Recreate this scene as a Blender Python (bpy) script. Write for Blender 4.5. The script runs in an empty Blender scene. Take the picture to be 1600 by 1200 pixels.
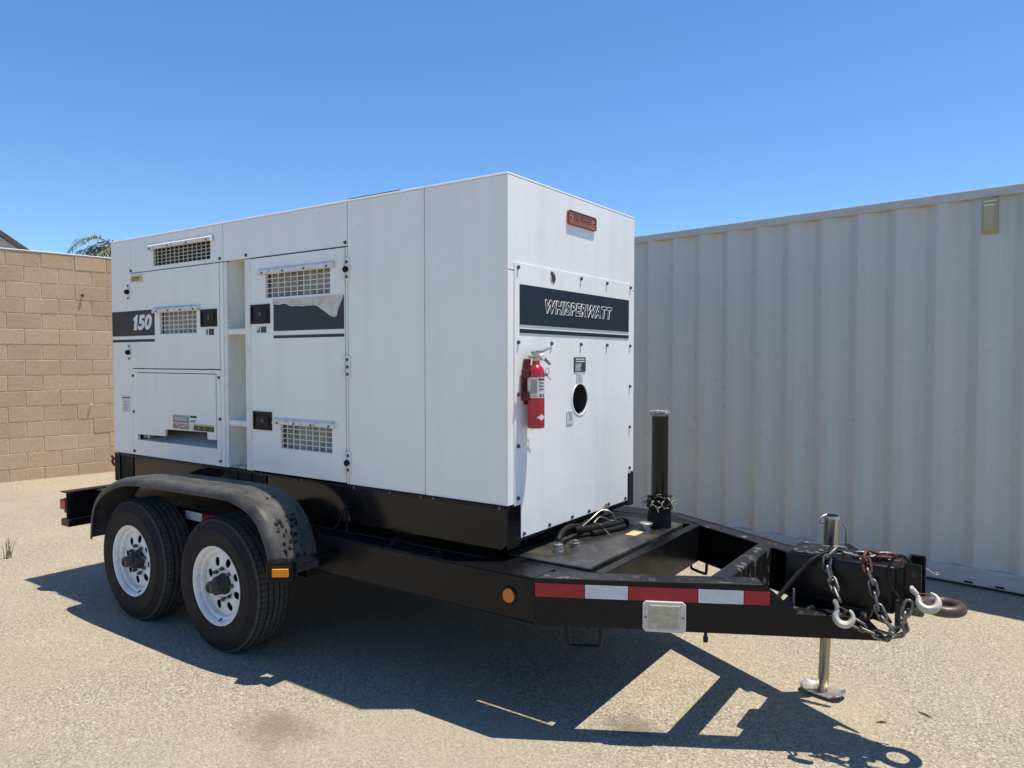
import bpy, bmesh, math, random
from mathutils import Vector, Matrix
random.seed(7)
sc = bpy.context.scene
COL = sc.collection
R = math.radians

# ------------------------------------------------------------------ camera
cd = bpy.data.cameras.new('camera'); cam = bpy.data.objects.new('camera', cd); COL.objects.link(cam)
cam.location = (1.8366, -2.6138, 1.5423)
cam.rotation_euler = (R(90 - 1.92), 0, R(34.76))
cd.sensor_width = 36; cd.lens = 25.837; cd.clip_start = 0.05; cd.clip_end = 3000
sc.camera = cam
# ------------------------------------------------------------------ sky and sun
SUN = Vector((0.225, 0.160, 1.0)).normalized()
el = math.asin(SUN.z); az = math.atan2(SUN.x, SUN.y)
w = bpy.data.worlds.new('World'); sc.world = w; w.use_nodes = True
nt = w.node_tree
sky = nt.nodes.new('ShaderNodeTexSky'); sky.sky_type = 'NISHITA'; sky.sun_disc = False
sky.sun_elevation = el; sky.sun_rotation = az
sky.altitude = 0; sky.air_density = 1.0; sky.dust_density = 0.0; sky.ozone_density = 10.0
bg = nt.nodes['Background']; bg.inputs['Strength'].default_value = 0.14
hs_ = nt.nodes.new('ShaderNodeHueSaturation'); hs_.inputs['Saturation'].default_value = 1.06
nt.links.new(sky.outputs[0], hs_.inputs['Color']); nt.links.new(hs_.outputs[0], bg.inputs['Color'])
sl = bpy.data.lights.new('sun', 'SUN'); sl.energy = 5.0; sl.angle = R(0.53); sl.color = (1.0, 0.93, 0.81)
so = bpy.data.objects.new('sun', sl); COL.objects.link(so)
so.rotation_euler = SUN.to_track_quat('Z', 'Y').to_euler(); so.location = (3, 3, 12)
sc.view_settings.view_transform = 'Standard'; sc.view_settings.look = 'None'
sc.view_settings.exposure = 0.30; sc.view_settings.gamma = 1.0; sc.view_settings.use_curve_mapping = False

# ------------------------------------------------------------------ materials
def newmat(name):
    m = bpy.data.materials.new(name); m.use_nodes = True
    t = m.node_tree; b = t.nodes['Principled BSDF']
    return m, t, b
def mat(name, col, rough=0.5, metal=0.0, var=0.12, scale=6.0, col2=None, bump=0.0, bscale=60.0, stretch=(1, 1, 1), spec=0.5, thr=(0.35, 0.7), rvar=0.1, coat=0.0):
    """base colour mixed with a second colour by object-space noise, varied roughness, fine bump"""
    m, t, b = newmat(name); N = t.nodes; L = t.links
    tc = N.new('ShaderNodeTexCoord'); mp = N.new('ShaderNodeMapping'); mp.inputs['Scale'].default_value = stretch
    L.new(tc.outputs['Object'], mp.inputs['Vector'])
    n = N.new('ShaderNodeTexNoise'); n.inputs['Scale'].default_value = scale; n.inputs['Detail'].default_value = 8; n.inputs['Roughness'].default_value = 0.65
    L.new(mp.outputs[0], n.inputs['Vector'])
    rp = N.new('ShaderNodeMapRange'); rp.inputs['From Min'].default_value = thr[0]; rp.inputs['From Max'].default_value = thr[1]
    L.new(n.outputs['Fac'], rp.inputs['Value'])
    mx = N.new('ShaderNodeMix'); mx.data_type = 'RGBA'
    mx.inputs[6].default_value = (*col, 1)
    c2 = col2 if col2 else tuple(c * (1 - var) for c in col)
    mx.inputs[7].default_value = (*c2, 1)
    L.new(rp.outputs[0], mx.inputs[0]); L.new(mx.outputs[2], b.inputs['Base Color'])
    rr = N.new('ShaderNodeMapRange'); rr.inputs['To Min'].default_value = max(0.02, rough - rvar); rr.inputs['To Max'].default_value = min(1, rough + rvar)
    n2 = N.new('ShaderNodeTexNoise'); n2.inputs['Scale'].default_value = scale * 2.7; n2.inputs['Detail'].default_value = 5
    L.new(mp.outputs[0], n2.inputs['Vector']); L.new(n2.outputs['Fac'], rr.inputs['Value']); L.new(rr.outputs[0], b.inputs['Roughness'])
    b.inputs['Metallic'].default_value = metal; b.inputs['Specular IOR Level'].default_value = spec
    b.inputs['Coat Weight'].default_value = coat
    if bump > 0:
        n3 = N.new('ShaderNodeTexNoise'); n3.inputs['Scale'].default_value = bscale; n3.inputs['Detail'].default_value = 4
        L.new(tc.outputs['Object'], n3.inputs['Vector'])
        bp = N.new('ShaderNodeBump'); bp.inputs['Strength'].default_value = bump; bp.inputs['Distance'].default_value = 0.01
        L.new(n3.outputs['Fac'], bp.inputs['Height']); L.new(bp.outputs[0], b.inputs['Normal'])
    return m

def white_paint(name, base, streak, wear):
    """sprayed sheet metal: faint vertical run-off streaks, blotchy dirt, tiny scratches, slight ripple of the sheet"""
    m, t, b = newmat(name); N = t.nodes; L = t.links
    tc = N.new('ShaderNodeTexCoord')
    def noise(sc_, st, det=6, rough=0.6):
        mp = N.new('ShaderNodeMapping'); mp.inputs['Scale'].default_value = st
        L.new(tc.outputs['Object'], mp.inputs['Vector'])
        n = N.new('ShaderNodeTexNoise'); n.inputs['Scale'].default_value = sc_; n.inputs['Detail'].default_value = det; n.inputs['Roughness'].default_value = rough
        L.new(mp.outputs[0], n.inputs['Vector']); return n
    def rng(src, a, c, lo=0, hi=1):
        r = N.new('ShaderNodeMapRange'); r.inputs['From Min'].default_value = a; r.inputs['From Max'].default_value = c
        r.inputs['To Min'].default_value = lo; r.inputs['To Max'].default_value = hi; L.new(src, r.inputs['Value']); return r.outputs[0]
    def mix(fac, a, c):
        x = N.new('ShaderNodeMix'); x.data_type = 'RGBA'; L.new(fac, x.inputs[0])
        if isinstance(a, tuple): x.inputs[6].default_value = (*a, 1)
        else: L.new(a, x.inputs[6])
        x.inputs[7].default_value = (*c, 1); return x.outputs[2]
    c = mix(rng(noise(3, (5, 5, 0.3), 3, 0.5).outputs['Fac'], 0.48, 0.85, 0, streak), base, (0.52, 0.49, 0.43))
    c = mix(rng(noise(2.6, (1, 1, 1)).outputs['Fac'], 0.45, 0.8, 0, streak * 0.8), c, (0.60, 0.58, 0.54))
    c = mix(rng(noise(26, (1, 1, 0.55), 8, 0.75).outputs['Fac'], 0.70, 0.80, 0, wear), c, (0.30, 0.25, 0.19))
    L.new(c, b.inputs['Base Color'])
    L.new(rng(noise(9, (1, 1, 1)).outputs['Fac'], 0.3, 0.7, 0.24, 0.42), b.inputs['Roughness'])
    bp = N.new('ShaderNodeBump'); bp.inputs['Strength'].default_value = 0.22; bp.inputs['Distance'].default_value = 0.02
    L.new(noise(2.2, (1, 1, 1), 2).outputs['Fac'], bp.inputs['Height'])
    bp2 = N.new('ShaderNodeBump'); bp2.inputs['Strength'].default_value = 0.04; bp2.inputs['Distance'].default_value = 0.002
    L.new(noise(220, (1, 1, 1), 2).outputs['Fac'], bp2.inputs['Height']); L.new(bp.outputs[0], bp2.inputs['Normal'])
    L.new(bp2.outputs[0], b.inputs['Normal'])
    return m

M = {}
M['white'] = white_paint('white_paint', (0.86, 0.845, 0.78), 0.16, 0.05)
M['white_front'] = white_paint('white_paint_front', (0.87, 0.86, 0.83), 0.24, 0.20)
M['white_trim'] = mat('white_trim', (0.80, 0.79, 0.73), 0.45, col2=(0.66, 0.60, 0.50), scale=14, thr=(0.5, 0.78), bump=0.05)
M['hood'] = mat('hood_paint', (0.78, 0.74, 0.66), 0.5, col2=(0.46, 0.31, 0.19), scale=26, thr=(0.50, 0.70), bump=0.1)
M['recess'] = mat('recess_paint', (0.72, 0.71, 0.64), 0.55, col2=(0.58, 0.55, 0.45), scale=9, stretch=(1, 1, 0.3), thr=(0.4, 0.75))
M['rust_edge'] = mat('rust_edge', (0.62, 0.58, 0.50), 0.7, col2=(0.30, 0.13, 0.05), scale=30, thr=(0.45, 0.6))
M['interior'] = mat('interior_dark', (0.035, 0.034, 0.032), 0.85)
M['foam'] = mat('acoustic_foam', (0.44, 0.41, 0.35), 0.95, scale=14, var=0.55, bump=0.5, bscale=120)
M['navy'] = mat('navy_vinyl', (0.010, 0.017, 0.030), 0.45, scale=12, var=0.25, rvar=0.08)
M['torn'] = mat('torn_vinyl', (0.68, 0.65, 0.59), 0.7, col2=(0.46, 0.40, 0.32), scale=14)
M['letter'] = mat('white_lettering', (0.80, 0.80, 0.78), 0.5)
M['black'] = mat('black_gloss_paint', (0.005, 0.005, 0.006), 0.12, col2=(0.008, 0.008, 0.008), spec=0.33, scale=7, rvar=0.05, bump=0.02, bscale=8, thr=(0.45, 0.75))
M['frame'] = mat('black_frame_paint', (0.0055, 0.0055, 0.0065), 0.30, col2=(0.014, 0.0135, 0.013), spec=0.24, scale=5, thr=(0.52, 0.82), rvar=0.10, bump=0.05, bscale=90)
M['worn'] = mat('worn_black_paint', (0.012, 0.012, 0.013), 0.38, col2=(0.16, 0.155, 0.145), scale=16, thr=(0.56, 0.66), spec=0.35, rvar=0.12, bump=0.12, bscale=70)
M['tank'] = mat('tank_top', (0.020, 0.020, 0.020), 0.30, col2=(0.085, 0.075, 0.062), scale=5, thr=(0.46, 0.70), rvar=0.14, bump=0.08, bscale=60)
M['fender'] = mat('fender_paint', (0.030, 0.030, 0.030), 0.45, col2=(0.13, 0.125, 0.115), spec=0.16, scale=9, stretch=(1, 1.5, 1), thr=(0.30, 0.80), rvar=0.10, bump=0.05, bscale=50)
M['scuff'] = mat('scuffed_paint', (0.014, 0.014, 0.014), 0.5, col2=(0.16, 0.15, 0.14), scale=26, thr=(0.50, 0.60))
M['rubber_black'] = mat('rubber_black', (0.009, 0.009, 0.0095), 0.6, spec=0.2)
M['plastic'] = mat('black_plastic', (0.007, 0.007, 0.008), 0.4, spec=0.25)
M['tyre'] = mat('tyre_rubber', (0.009, 0.009, 0.0095), 0.72, col2=(0.022, 0.020, 0.018), spec=0.3, scale=9, thr=(0.42, 0.78), bump=0.12, bscale=150)
M['tread'] = mat('tyre_tread', (0.035, 0.033, 0.030), 0.85, col2=(0.085, 0.076, 0.066), scale=18, thr=(0.35, 0.75), bump=0.25, bscale=190)
M['rim'] = mat('rim_white', (0.76, 0.755, 0.73), 0.38, col2=(0.46, 0.43, 0.38), scale=7, thr=(0.50, 0.82))
M['hub'] = mat('hub_grease', (0.014, 0.012, 0.011), 0.5, col2=(0.045, 0.038, 0.032), scale=30, bump=0.3, bscale=120)
M['hubcap'] = mat('hub_cap', (0.10, 0.10, 0.10), 0.5, metal=0.3, var=0.4, scale=40)
M['steel'] = mat('steel', (0.34, 0.33, 0.31), 0.45, metal=0.8, var=0.45, scale=40, bump=0.08)
M['bolt'] = mat('bolt_steel', (0.13, 0.125, 0.12), 0.5, metal=0.6, var=0.4, scale=60)
M['galv'] = mat('galvanised', (0.50, 0.49, 0.46), 0.42, metal=0.75, col2=(0.27, 0.25, 0.22), scale=35, thr=(0.4, 0.7), bump=0.1)
M['chain'] = mat('chain_steel', (0.26, 0.25, 0.235), 0.45, metal=0.75, col2=(0.11, 0.09, 0.075), scale=45, thr=(0.4, 0.65), bump=0.12)
M['rusty'] = mat('rusty_iron', (0.16, 0.055, 0.032), 0.8, metal=0.2, col2=(0.075, 0.028, 0.018), scale=50, bump=0.3)
M['hook'] = mat('hook_zinc', (0.50, 0.475, 0.41), 0.6, metal=0.25, col2=(0.33, 0.29, 0.23), scale=28, thr=(0.45, 0.75), bump=0.1)
M['lunette'] = mat('lunette_iron', (0.085, 0.075, 0.07), 0.45, metal=0.35, col2=(0.085, 0.038, 0.024), scale=16, thr=(0.42, 0.62), bump=0.15)
M['jack'] = mat('jack_zinc', (0.46, 0.43, 0.37), 0.28, metal=0.9, col2=(0.25, 0.21, 0.16), scale=18, stretch=(1, 1, 0.15), thr=(0.4, 0.75))
M['footpad'] = mat('jack_foot', (0.48, 0.46, 0.42), 0.4, metal=0.7, col2=(0.36, 0.22, 0.13), scale=14, thr=(0.45, 0.65))
M['red'] = mat('extinguisher_red', (0.46, 0.007, 0.022), 0.25, var=0.3, coat=0.4)
M['dark_red'] = mat('bracket_red', (0.11, 0.004, 0.008), 0.4)
M['red_tape'] = mat('red_reflective', (0.36, 0.006, 0.018), 0.32, var=0.25, scale=20)
M['white_tape'] = mat('white_reflective', (0.60, 0.62, 0.64), 0.35, var=0.15, scale=20)
M['red_lens'] = mat('red_lens', (0.48, 0.012, 0.02), 0.15, var=0.1)
M['amber'] = mat('amber_lens', (0.90, 0.30, 0.012), 0.15, var=0.2, scale=50)
M['amber_flat'] = mat('amber_reflector', (0.62, 0.19, 0.02), 0.35, var=0.3, scale=150)
M['label_white'] = mat('label_white', (0.72, 0.71, 0.67), 0.5, var=0.15, scale=30)
M['label_grey'] = mat('label_grey', (0.40, 0.38, 0.35), 0.6, var=0.3, scale=40)
M['label_dark'] = mat('label_dark', (0.045, 0.048, 0.05), 0.5)
M['label_yellow'] = mat('label_yellow', (0.60, 0.50, 0.10), 0.5)
M['label_red'] = mat('label_red', (0.36, 0.045, 0.035), 0.5)
M['brown_red'] = mat('sign_brown', (0.42, 0.15, 0.095), 0.5, col2=(0.32, 0.095, 0.06), scale=35)
M['sign_dark'] = mat('sign_dark', (0.05, 0.022, 0.02), 0.5)
M['doc'] = mat('document_case', (0.60, 0.58, 0.50), 0.4, var=0.2, scale=25)
M['doc_in'] = mat('document_sheet', (0.50, 0.45, 0.33), 0.45, col2=(0.32, 0.27, 0.17), scale=30, stretch=(1, 1, 3), thr=(0.4, 0.7))
M['post_cap'] = mat('crusty_cap', (0.34, 0.33, 0.33), 0.9, col2=(0.14, 0.13, 0.13), scale=70, bump=0.8, bscale=130)
M['tape_frayed'] = mat('frayed_tape', (0.42, 0.39, 0.32), 0.8, col2=(0.05, 0.05, 0.05), scale=60)
M['sticker_yellow'] = mat('deck_sticker', (0.62, 0.52, 0.24), 0.6, col2=(0.30, 0.24, 0.14), scale=40)
M['container'] = white_paint('container_paint', (0.51, 0.515, 0.475), 0.15, 0.05)
M['container_rail'] = mat('container_rail', (0.50, 0.505, 0.48), 0.5, col2=(0.41, 0.405, 0.375), scale=8, stretch=(0.5, 1, 3))
M['vent_beige'] = mat('vent_beige', (0.42, 0.39, 0.26), 0.6, var=0.2, scale=30)
M['mortar'] = mat('mortar', (0.74, 0.60, 0.46), 0.95, scale=20, var=0.3, bump=0.4, bscale=120)
M['roof_shingle'] = mat('roof_shingle', (0.11, 0.10, 0.095), 0.9, scale=6, var=0.4, bump=0.5, bscale=40)
M['stucco'] = mat('stucco', (0.50, 0.43, 0.36), 0.9, scale=4)
M['fascia'] = mat('fascia_board', (0.55, 0.47, 0.42), 0.7, scale=5)
M['palm_leaf'] = mat('palm_leaf', (0.095, 0.135, 0.055), 0.5, col2=(0.21, 0.21, 0.13), scale=4)
M['palm_trunk'] = mat('palm_trunk', (0.22, 0.18, 0.14), 0.9, scale=8, stretch=(1, 1, 5), var=0.5, bump=0.5, bscale=20)
M['dry_grass'] = mat('dry_grass', (0.34, 0.29, 0.13), 0.8, scale=10)
M['twig'] = mat('twig', (0.06, 0.045, 0.035), 0.9)

def block_material():
    m, t, b = newmat('split_block'); N = t.nodes; L = t.links
    tc = N.new('ShaderNodeTexCoord'); oi = N.new('ShaderNodeObjectInfo')
    gm = N.new('ShaderNodeNewGeometry')
    n = N.new('ShaderNodeTexNoise'); n.inputs['Scale'].default_value = 55; n.inputs['Detail'].default_value = 6; n.inputs['Roughness'].default_value = 0.7
    L.new(gm.outputs['Position'], n.inputs['Vector'])
    r = N.new('ShaderNodeValToRGB'); r.color_ramp.elements[0].position = 0.3; r.color_ramp.elements[1].position = 0.72
    r.color_ramp.elements[0].color = (0.39, 0.255, 0.155, 1); r.color_ramp.elements[1].color = (0.64, 0.455, 0.275, 1)
    L.new(n.outputs['Fac'], r.inputs[0])
    h = N.new('ShaderNodeHueSaturation'); mr = N.new('ShaderNodeMapRange'); mr.inputs['To Min'].default_value = 0.92; mr.inputs['To Max'].default_value = 1.07
    L.new(oi.outputs['Random'], mr.inputs['Value']); L.new(mr.outputs[0], h.inputs['Value']); L.new(r.outputs[0], h.inputs['Color'])
    n2 = N.new('ShaderNodeTexNoise'); n2.inputs['Scale'].default_value = 2.2; n2.inputs['Detail'].default_value = 5
    L.new(gm.outputs['Position'], n2.inputs['Vector'])
    mr2 = N.new('ShaderNodeMapRange'); mr2.inputs['From Min'].default_value = 0.45; mr2.inputs['From Max'].default_value = 0.75; mr2.inputs['To Max'].default_value = 0.5
    L.new(n2.outputs['Fac'], mr2.inputs['Value'])
    mx = N.new('ShaderNodeMix'); mx.data_type = 'RGBA'; L.new(mr2.outputs[0], mx.inputs[0]); L.new(h.outputs[0], mx.inputs[6]); mx.inputs[7].default_value = (0.57, 0.44, 0.30, 1)
    L.new(mx.outputs[2], b.inputs['Base Color']); b.inputs['Roughness'].default_value = 0.95
    bp = N.new('ShaderNodeBump'); bp.inputs['Strength'].default_value = 0.45; bp.inputs['Distance'].default_value = 0.006
    L.new(n.outputs['Fac'], bp.inputs['Height']); L.new(bp.outputs[0], b.inputs['Normal'])
    return m
M['block'] = block_material()

def ground_material():
    m, t, b = newmat('sunbleached_asphalt'); N = t.nodes; L = t.links
    g = N.new('ShaderNodeNewGeometry'); P = g.outputs['Position']
    def noise(s, d=5, r=0.6, vec=P):
        n = N.new('ShaderNodeTexNoise'); n.inputs['Scale'].default_value = s; n.inputs['Detail'].default_value = d; n.inputs['Roughness'].default_value = r
        L.new(vec, n.inputs['Vector']); return n
    def rng(src, a, c, lo=0., hi=1.):
        q = N.new('ShaderNodeMapRange'); q.inputs['From Min'].default_value = a; q.inputs['From Max'].default_value = c
        q.inputs['To Min'].default_value = lo; q.inputs['To Max'].default_value = hi; L.new(src, q.inputs['Value']); return q.outputs[0]
    def mix(fac, a, c, mode='MIX'):
        x = N.new('ShaderNodeMix'); x.data_type = 'RGBA'; x.blend_type = mode
        if isinstance(fac, float): x.inputs[0].default_value = fac
        else: L.new(fac, x.inputs[0])
        for i, v in ((6, a), (7, c)):
            if isinstance(v, tuple): x.inputs[i].default_value = (*v, 1)
            else: L.new(v, x.inputs[i])
        return x.outputs[2]
    def math_(op, a, c=0.0):
        x = N.new('ShaderNodeMath'); x.operation = op
        for i, v in ((0, a), (1, c)):
            if isinstance(v, (int, float)): x.inputs[i].default_value = v
            else: L.new(v, x.inputs[i])
        return x.outputs[0]
    vo = N.new('ShaderNodeTexVoronoi'); vo.inputs['Scale'].default_value = 150; L.new(P, vo.inputs['Vector'])
    sep = N.new('ShaderNodeSeparateColor'); L.new(vo.outputs['Color'], sep.inputs[0])
    rp = N.new('ShaderNodeValToRGB'); e = rp.color_ramp.elements
    e[0].position = 0.0; e[0].color = (0.135, 0.112, 0.080, 1); e[1].position = 1.0; e[1].color = (0.56, 0.50, 0.395, 1)
    for p_, c_ in ((0.2, (0.245, 0.207, 0.150, 1)), (0.5, (0.325, 0.278, 0.205, 1)), (0.8, (0.385, 0.334, 0.250, 1))):
        k = e.new(p_); k.color = c_
    L.new(sep.outputs[0], rp.inputs[0])
    fine = noise(330, 3)
    c = mix(rng(fine.outputs['Fac'], 0.40, 0.75, 0, 0.30), rp.outputs[0], (0.17, 0.145, 0.11))
    c = mix(rng(noise(0.9, 6).outputs['Fac'], 0.42, 0.68, 0, 0.55), c, (0.41, 0.335, 0.215))
    c = mix(rng(noise(0.35, 6).outputs['Fac'], 0.46, 0.70, 0, 0.55), c, (0.30, 0.265, 0.215))
    c = mix(rng(noise(4.5, 6, 0.7).outputs['Fac'], 0.50, 0.80, 0, 0.30), c, (0.26, 0.225, 0.18))
    # stains: oil and dirt spots with their own outlines
    wob = noise(9, 8, 0.78)
    sp = N.new('ShaderNodeSeparateXYZ'); L.new(P, sp.inputs[0])
    for (x, y, rx, ry, dark, col_) in ((-0.70, -0.69, 0.20, 0.13, 0.70, (0.165, 0.13, 0.09)), (0.53, 0.16, 0.15, 0.10, 0.75, (0.15, 0.13, 0.105)), (-0.52, -0.86, 0.13, 0.06, 0.25, (0.2, 0.16, 0.12)), (-2.2, -1.05, 0.5, 0.25, 0.22, (0.30, 0.235, 0.16)), (2.4, 1.6, 0.5, 0.3, 0.3, (0.22, 0.19, 0.16)), (-1.2, -1.5, 0.6, 0.2, 0.22, (0.24, 0.2, 0.16))):
        dx = math_('DIVIDE', math_('SUBTRACT', sp.outputs[0], x), rx); dy = math_('DIVIDE', math_('SUBTRACT', sp.outputs[1], y), ry)
        d = math_('SQRT', math_('ADD', math_('MULTIPLY', dx, dx), math_('MULTIPLY', dy, dy)))
        d = math_('ADD', d, math_('MULTIPLY', math_('SUBTRACT', wob.outputs['Fac'], 0.5), 2.6))
        c = mix(rng(d, 0.35, 1.25, dark, 0.0), c, col_)
    # hairline cracks
    dn = noise(1.3, 5); vadd = N.new('ShaderNodeVectorMath'); vadd.operation = 'SCALE'; vadd.inputs['Scale'].default_value = 0.9; L.new(dn.outputs['Color'], vadd.inputs[0])
    va = N.new('ShaderNodeVectorMath'); va.operation = 'ADD'; L.new(P, va.inputs[0]); L.new(vadd.outputs[0], va.inputs[1])
    vc = N.new('ShaderNodeTexVoronoi'); vc.feature = 'DISTANCE_TO_EDGE'; vc.inputs['Scale'].default_value = 0.42; L.new(va.outputs[0], vc.inputs['Vector'])
    crack = rng(vc.outputs['Distance'], 0.0, 0.003, 1, 0)
    crack = math_('MULTIPLY', crack, rng(noise(0.8, 3).outputs['Fac'], 0.58, 0.68, 0, 0.30))
    c = mix(crack, c, (0.075, 0.065, 0.055))
    L.new(c, b.inputs['Base Color']); b.inputs['Roughness'].default_value = 0.92; b.inputs['Specular IOR Level'].default_value = 0.25
    hgt = math_('ADD', math_('MULTIPLY', vo.outputs['Distance'], -0.8), math_('MULTIPLY', fine.outputs['Fac'], 0.6))
    hgt = math_('SUBTRACT', hgt, math_('MULTIPLY', crack, 2.0))
    bp = N.new('ShaderNodeBump'); bp.inputs['Strength'].default_value = 0.45; bp.inputs['Distance'].default_value = 0.004
    L.new(hgt, bp.inputs['Height']); L.new(bp.outputs[0], b.inputs['Normal'])
    return m
M['ground'] = ground_material()

# ------------------------------------------------------------------ helpers
ORG = {}
def empty(name, loc, label, cat, group=None, rot=None):
    o = bpy.data.objects.new(name, None); COL.objects.link(o); o.location = loc
    o.empty_display_size = 0.2
    if rot is not None: o.rotation_euler = rot
    o['label'] = label; o['category'] = cat
    if group: o['group'] = group
    ORG[o.name] = Vector(loc); return o
def link(name, me, parent=None, loc=None, rot=None):
    o = bpy.data.objects.new(name, me); COL.objects.link(o)
    if parent is not None: o.parent = parent
    if loc is not None: o.location = loc
    if rot is not None: o.rotation_euler = rot
    return o
def obj(name, bm, mats, parent=None, local=False, smooth=False, ang=35, org=None):
    """bm in world coordinates (or local=True) -> one mesh object under parent"""
    if not local and parent is not None:
        bmesh.ops.translate(bm, verts=bm.verts, vec=-ORG[parent.name])
    bmesh.ops.recalc_face_normals(bm, faces=bm.faces)
    me = bpy.data.meshes.new(name); 
    if smooth:
        for f in bm.faces: f.smooth = True
        lim = R(ang)
        for e in bm.edges:
            if len(e.link_faces) == 2 and e.calc_face_angle(0) > lim: e.smooth = False
    bm.to_mesh(me); bm.free()
    for mm in (mats if isinstance(mats, (list, tuple)) else [mats]):
        me.materials.append(M[mm])
    o = link(name, me, parent)
    if parent is not None: ORG[o.name] = ORG[parent.name].copy()
    else: ORG[o.name] = Vector((0, 0, 0))
    return o
def tag(o, label, cat, group=None, kind=None):
    o['label'] = label; o['category'] = cat
    if group: o['group'] = group
    if kind: o['kind'] = kind
    return o
def quadbox(bm, c8, mi=0):
    v = [bm.verts.new(p) for p in c8]
    fs = []
    for f in ((0, 3, 2, 1), (4, 5, 6, 7), (0, 1, 5, 4), (1, 2, 6, 5), (2, 3, 7, 6), (3, 0, 4, 7)):
        q = bm.faces.new([v[i] for i in f]); q.material_index = mi; fs.append(q)
    return v, fs
def addbox(bm, x0, x1, y0, y1, z0, z1, bev=0.0, seg=1, mi=0):
    v, fs = quadbox(bm, [(x0, y0, z0), (x1, y0, z0), (x1, y1, z0), (x0, y1, z0), (x0, y0, z1), (x1, y0, z1), (x1, y1, z1), (x0, y1, z1)], mi)
    if bev > 0:
        es = list({e for f in fs for e in f.edges})
        bmesh.ops.bevel(bm, geom=es, offset=bev, segments=seg, affect='EDGES', profile=0.5, clamp_overlap=True, material=-1)
def box(name, x0, x1, y0, y1, z0, z1, m, parent, bev=0.003, seg=1, local=False):
    bm = bmesh.new(); addbox(bm, x0, x1, y0, y1, z0, z1, bev, seg)
    return obj(name, bm, m, parent, local, smooth=False)
def addtube(bm, path, rad, seg=10, closed=False, caps=True, flat=None, up=None, mi=0):
    """sweep a circle (flat: (a,b) scale of the section) along a path with per-point radii"""
    P_ = [Vector(p) for p in path]; n = len(P_)
    rr = rad if isinstance(rad, (list, tuple)) else [rad] * n
    T = []
    for i in range(n):
        if closed: t = P_[(i + 1) % n] - P_[i - 1]
        else: t = P_[min(i + 1, n - 1)] - P_[max(i - 1, 0)]
        T.append(t.normalized())
    u0 = Vector(up) if up is not None else (Vector((0, 0, 1)) if abs(T[0].z) < 0.9 else Vector((1, 0, 0)))
    N_ = (u0 - T[0] * u0.dot(T[0])).normalized(); rings = []
    for i in range(n):
        N_ = (N_ - T[i] * N_.dot(T[i]))
        N_ = N_.normalized() if N_.length > 1e-6 else T[i].orthogonal().normalized()
        B_ = T[i].cross(N_)
        fa, fb = flat if flat else (1, 1)
        rings.append([bm.verts.new(P_[i] + (N_ * math.cos(a) * fa + B_ * math.sin(a) * fb) * rr[i]) for a in [2 * math.pi * k / seg for k in range(seg)]])
    m_ = n if closed else n - 1
    for i in range(m_):
        a, c = rings[i], rings[(i + 1) % n]
        for k in range(seg):
            f = bm.faces.new((a[k], a[(k + 1) % seg], c[(k + 1) % seg], c[k])); f.material_index = mi
    if caps and not closed:
        f = bm.faces.new(rings[0][::-1]); f.material_index = mi
        f = bm.faces.new(rings[-1]); f.material_index = mi
def tube(name, path, rad, m, parent, seg=10, closed=False, local=False, flat=None, up=None):
    bm = bmesh.new(); addtube(bm, path, rad, seg, closed, True, flat, up)
    return obj(name, bm, m, parent, local, smooth=True, ang=50)
def addlathe(bm, prof, seg, center=(0, 0, 0), axis='Z', mi=0, closed=False):
    """prof: list of (radius, height) revolved round an axis"""
    c = Vector(center); rings = []
    for (r, h) in prof:
        ring = []
        for k in range(seg):
            a = 2 * math.pi * k / seg
            p = {'Z': (r * math.cos(a), r * math.sin(a), h), 'Y': (r * math.cos(a), h, r * math.sin(a)), 'X': (h, r * math.cos(a), r * math.sin(a))}[axis]
            ring.append(bm.verts.new(c + Vector(p)))
        rings.append(ring)
    n = len(rings)
    for i in range(n if closed else n - 1):
        a, b_ = rings[i], rings[(i + 1) % n]
        for k in range(seg):
            f = bm.faces.new((a[k], a[(k + 1) % seg], b_[(k + 1) % seg], b_[k])); f.material_index = mi
    if not closed:
        for ring in (rings[0], rings[-1]):
            try:
                f = bm.faces.new(ring); f.material_index = mi
            except ValueError: pass
    return rings
def smooth_path(pts, n=8):
    """Catmull-Rom through the points"""
    P_ = [Vector(p) for p in pts]; out = []
    for i in range(len(P_) - 1):
        p0 = P_[max(i - 1, 0)]; p1 = P_[i]; p2 = P_[i + 1]; p3 = P_[min(i + 2, len(P_) - 1)]
        for k in range(n):
            t = k / n
            out.append(0.5 * ((2 * p1) + (p2 - p0) * t + (2 * p0 - 5 * p1 + 4 * p2 - p3) * t * t + (3 * p1 - p0 - 3 * p2 + p3) * t ** 3))
    out.append(P_[-1]); return out
def prism(bm, poly, fn, d0, d1, mi=0):
    """extrude a 2D polygon between depths d0 and d1; fn(u,v,d) -> point"""
    a = [bm.verts.new(fn(u, v, d0)) for u, v in poly]; b_ = [bm.verts.new(fn(u, v, d1)) for u, v in poly]
    n = len(poly)
    for f in [a[::-1], b_] + [(a[i], a[(i + 1) % n], b_[(i + 1) % n], b_[i]) for i in range(n)]:
        q = bm.faces.new(f); q.material_index = mi
SIDE = lambda u, v, d: (u, -d, v)            # generator's long side, y = 0, d = proud of it
FRONT = lambda u, v, d: (d, u, v)            # generator's front end, x = 0
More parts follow.
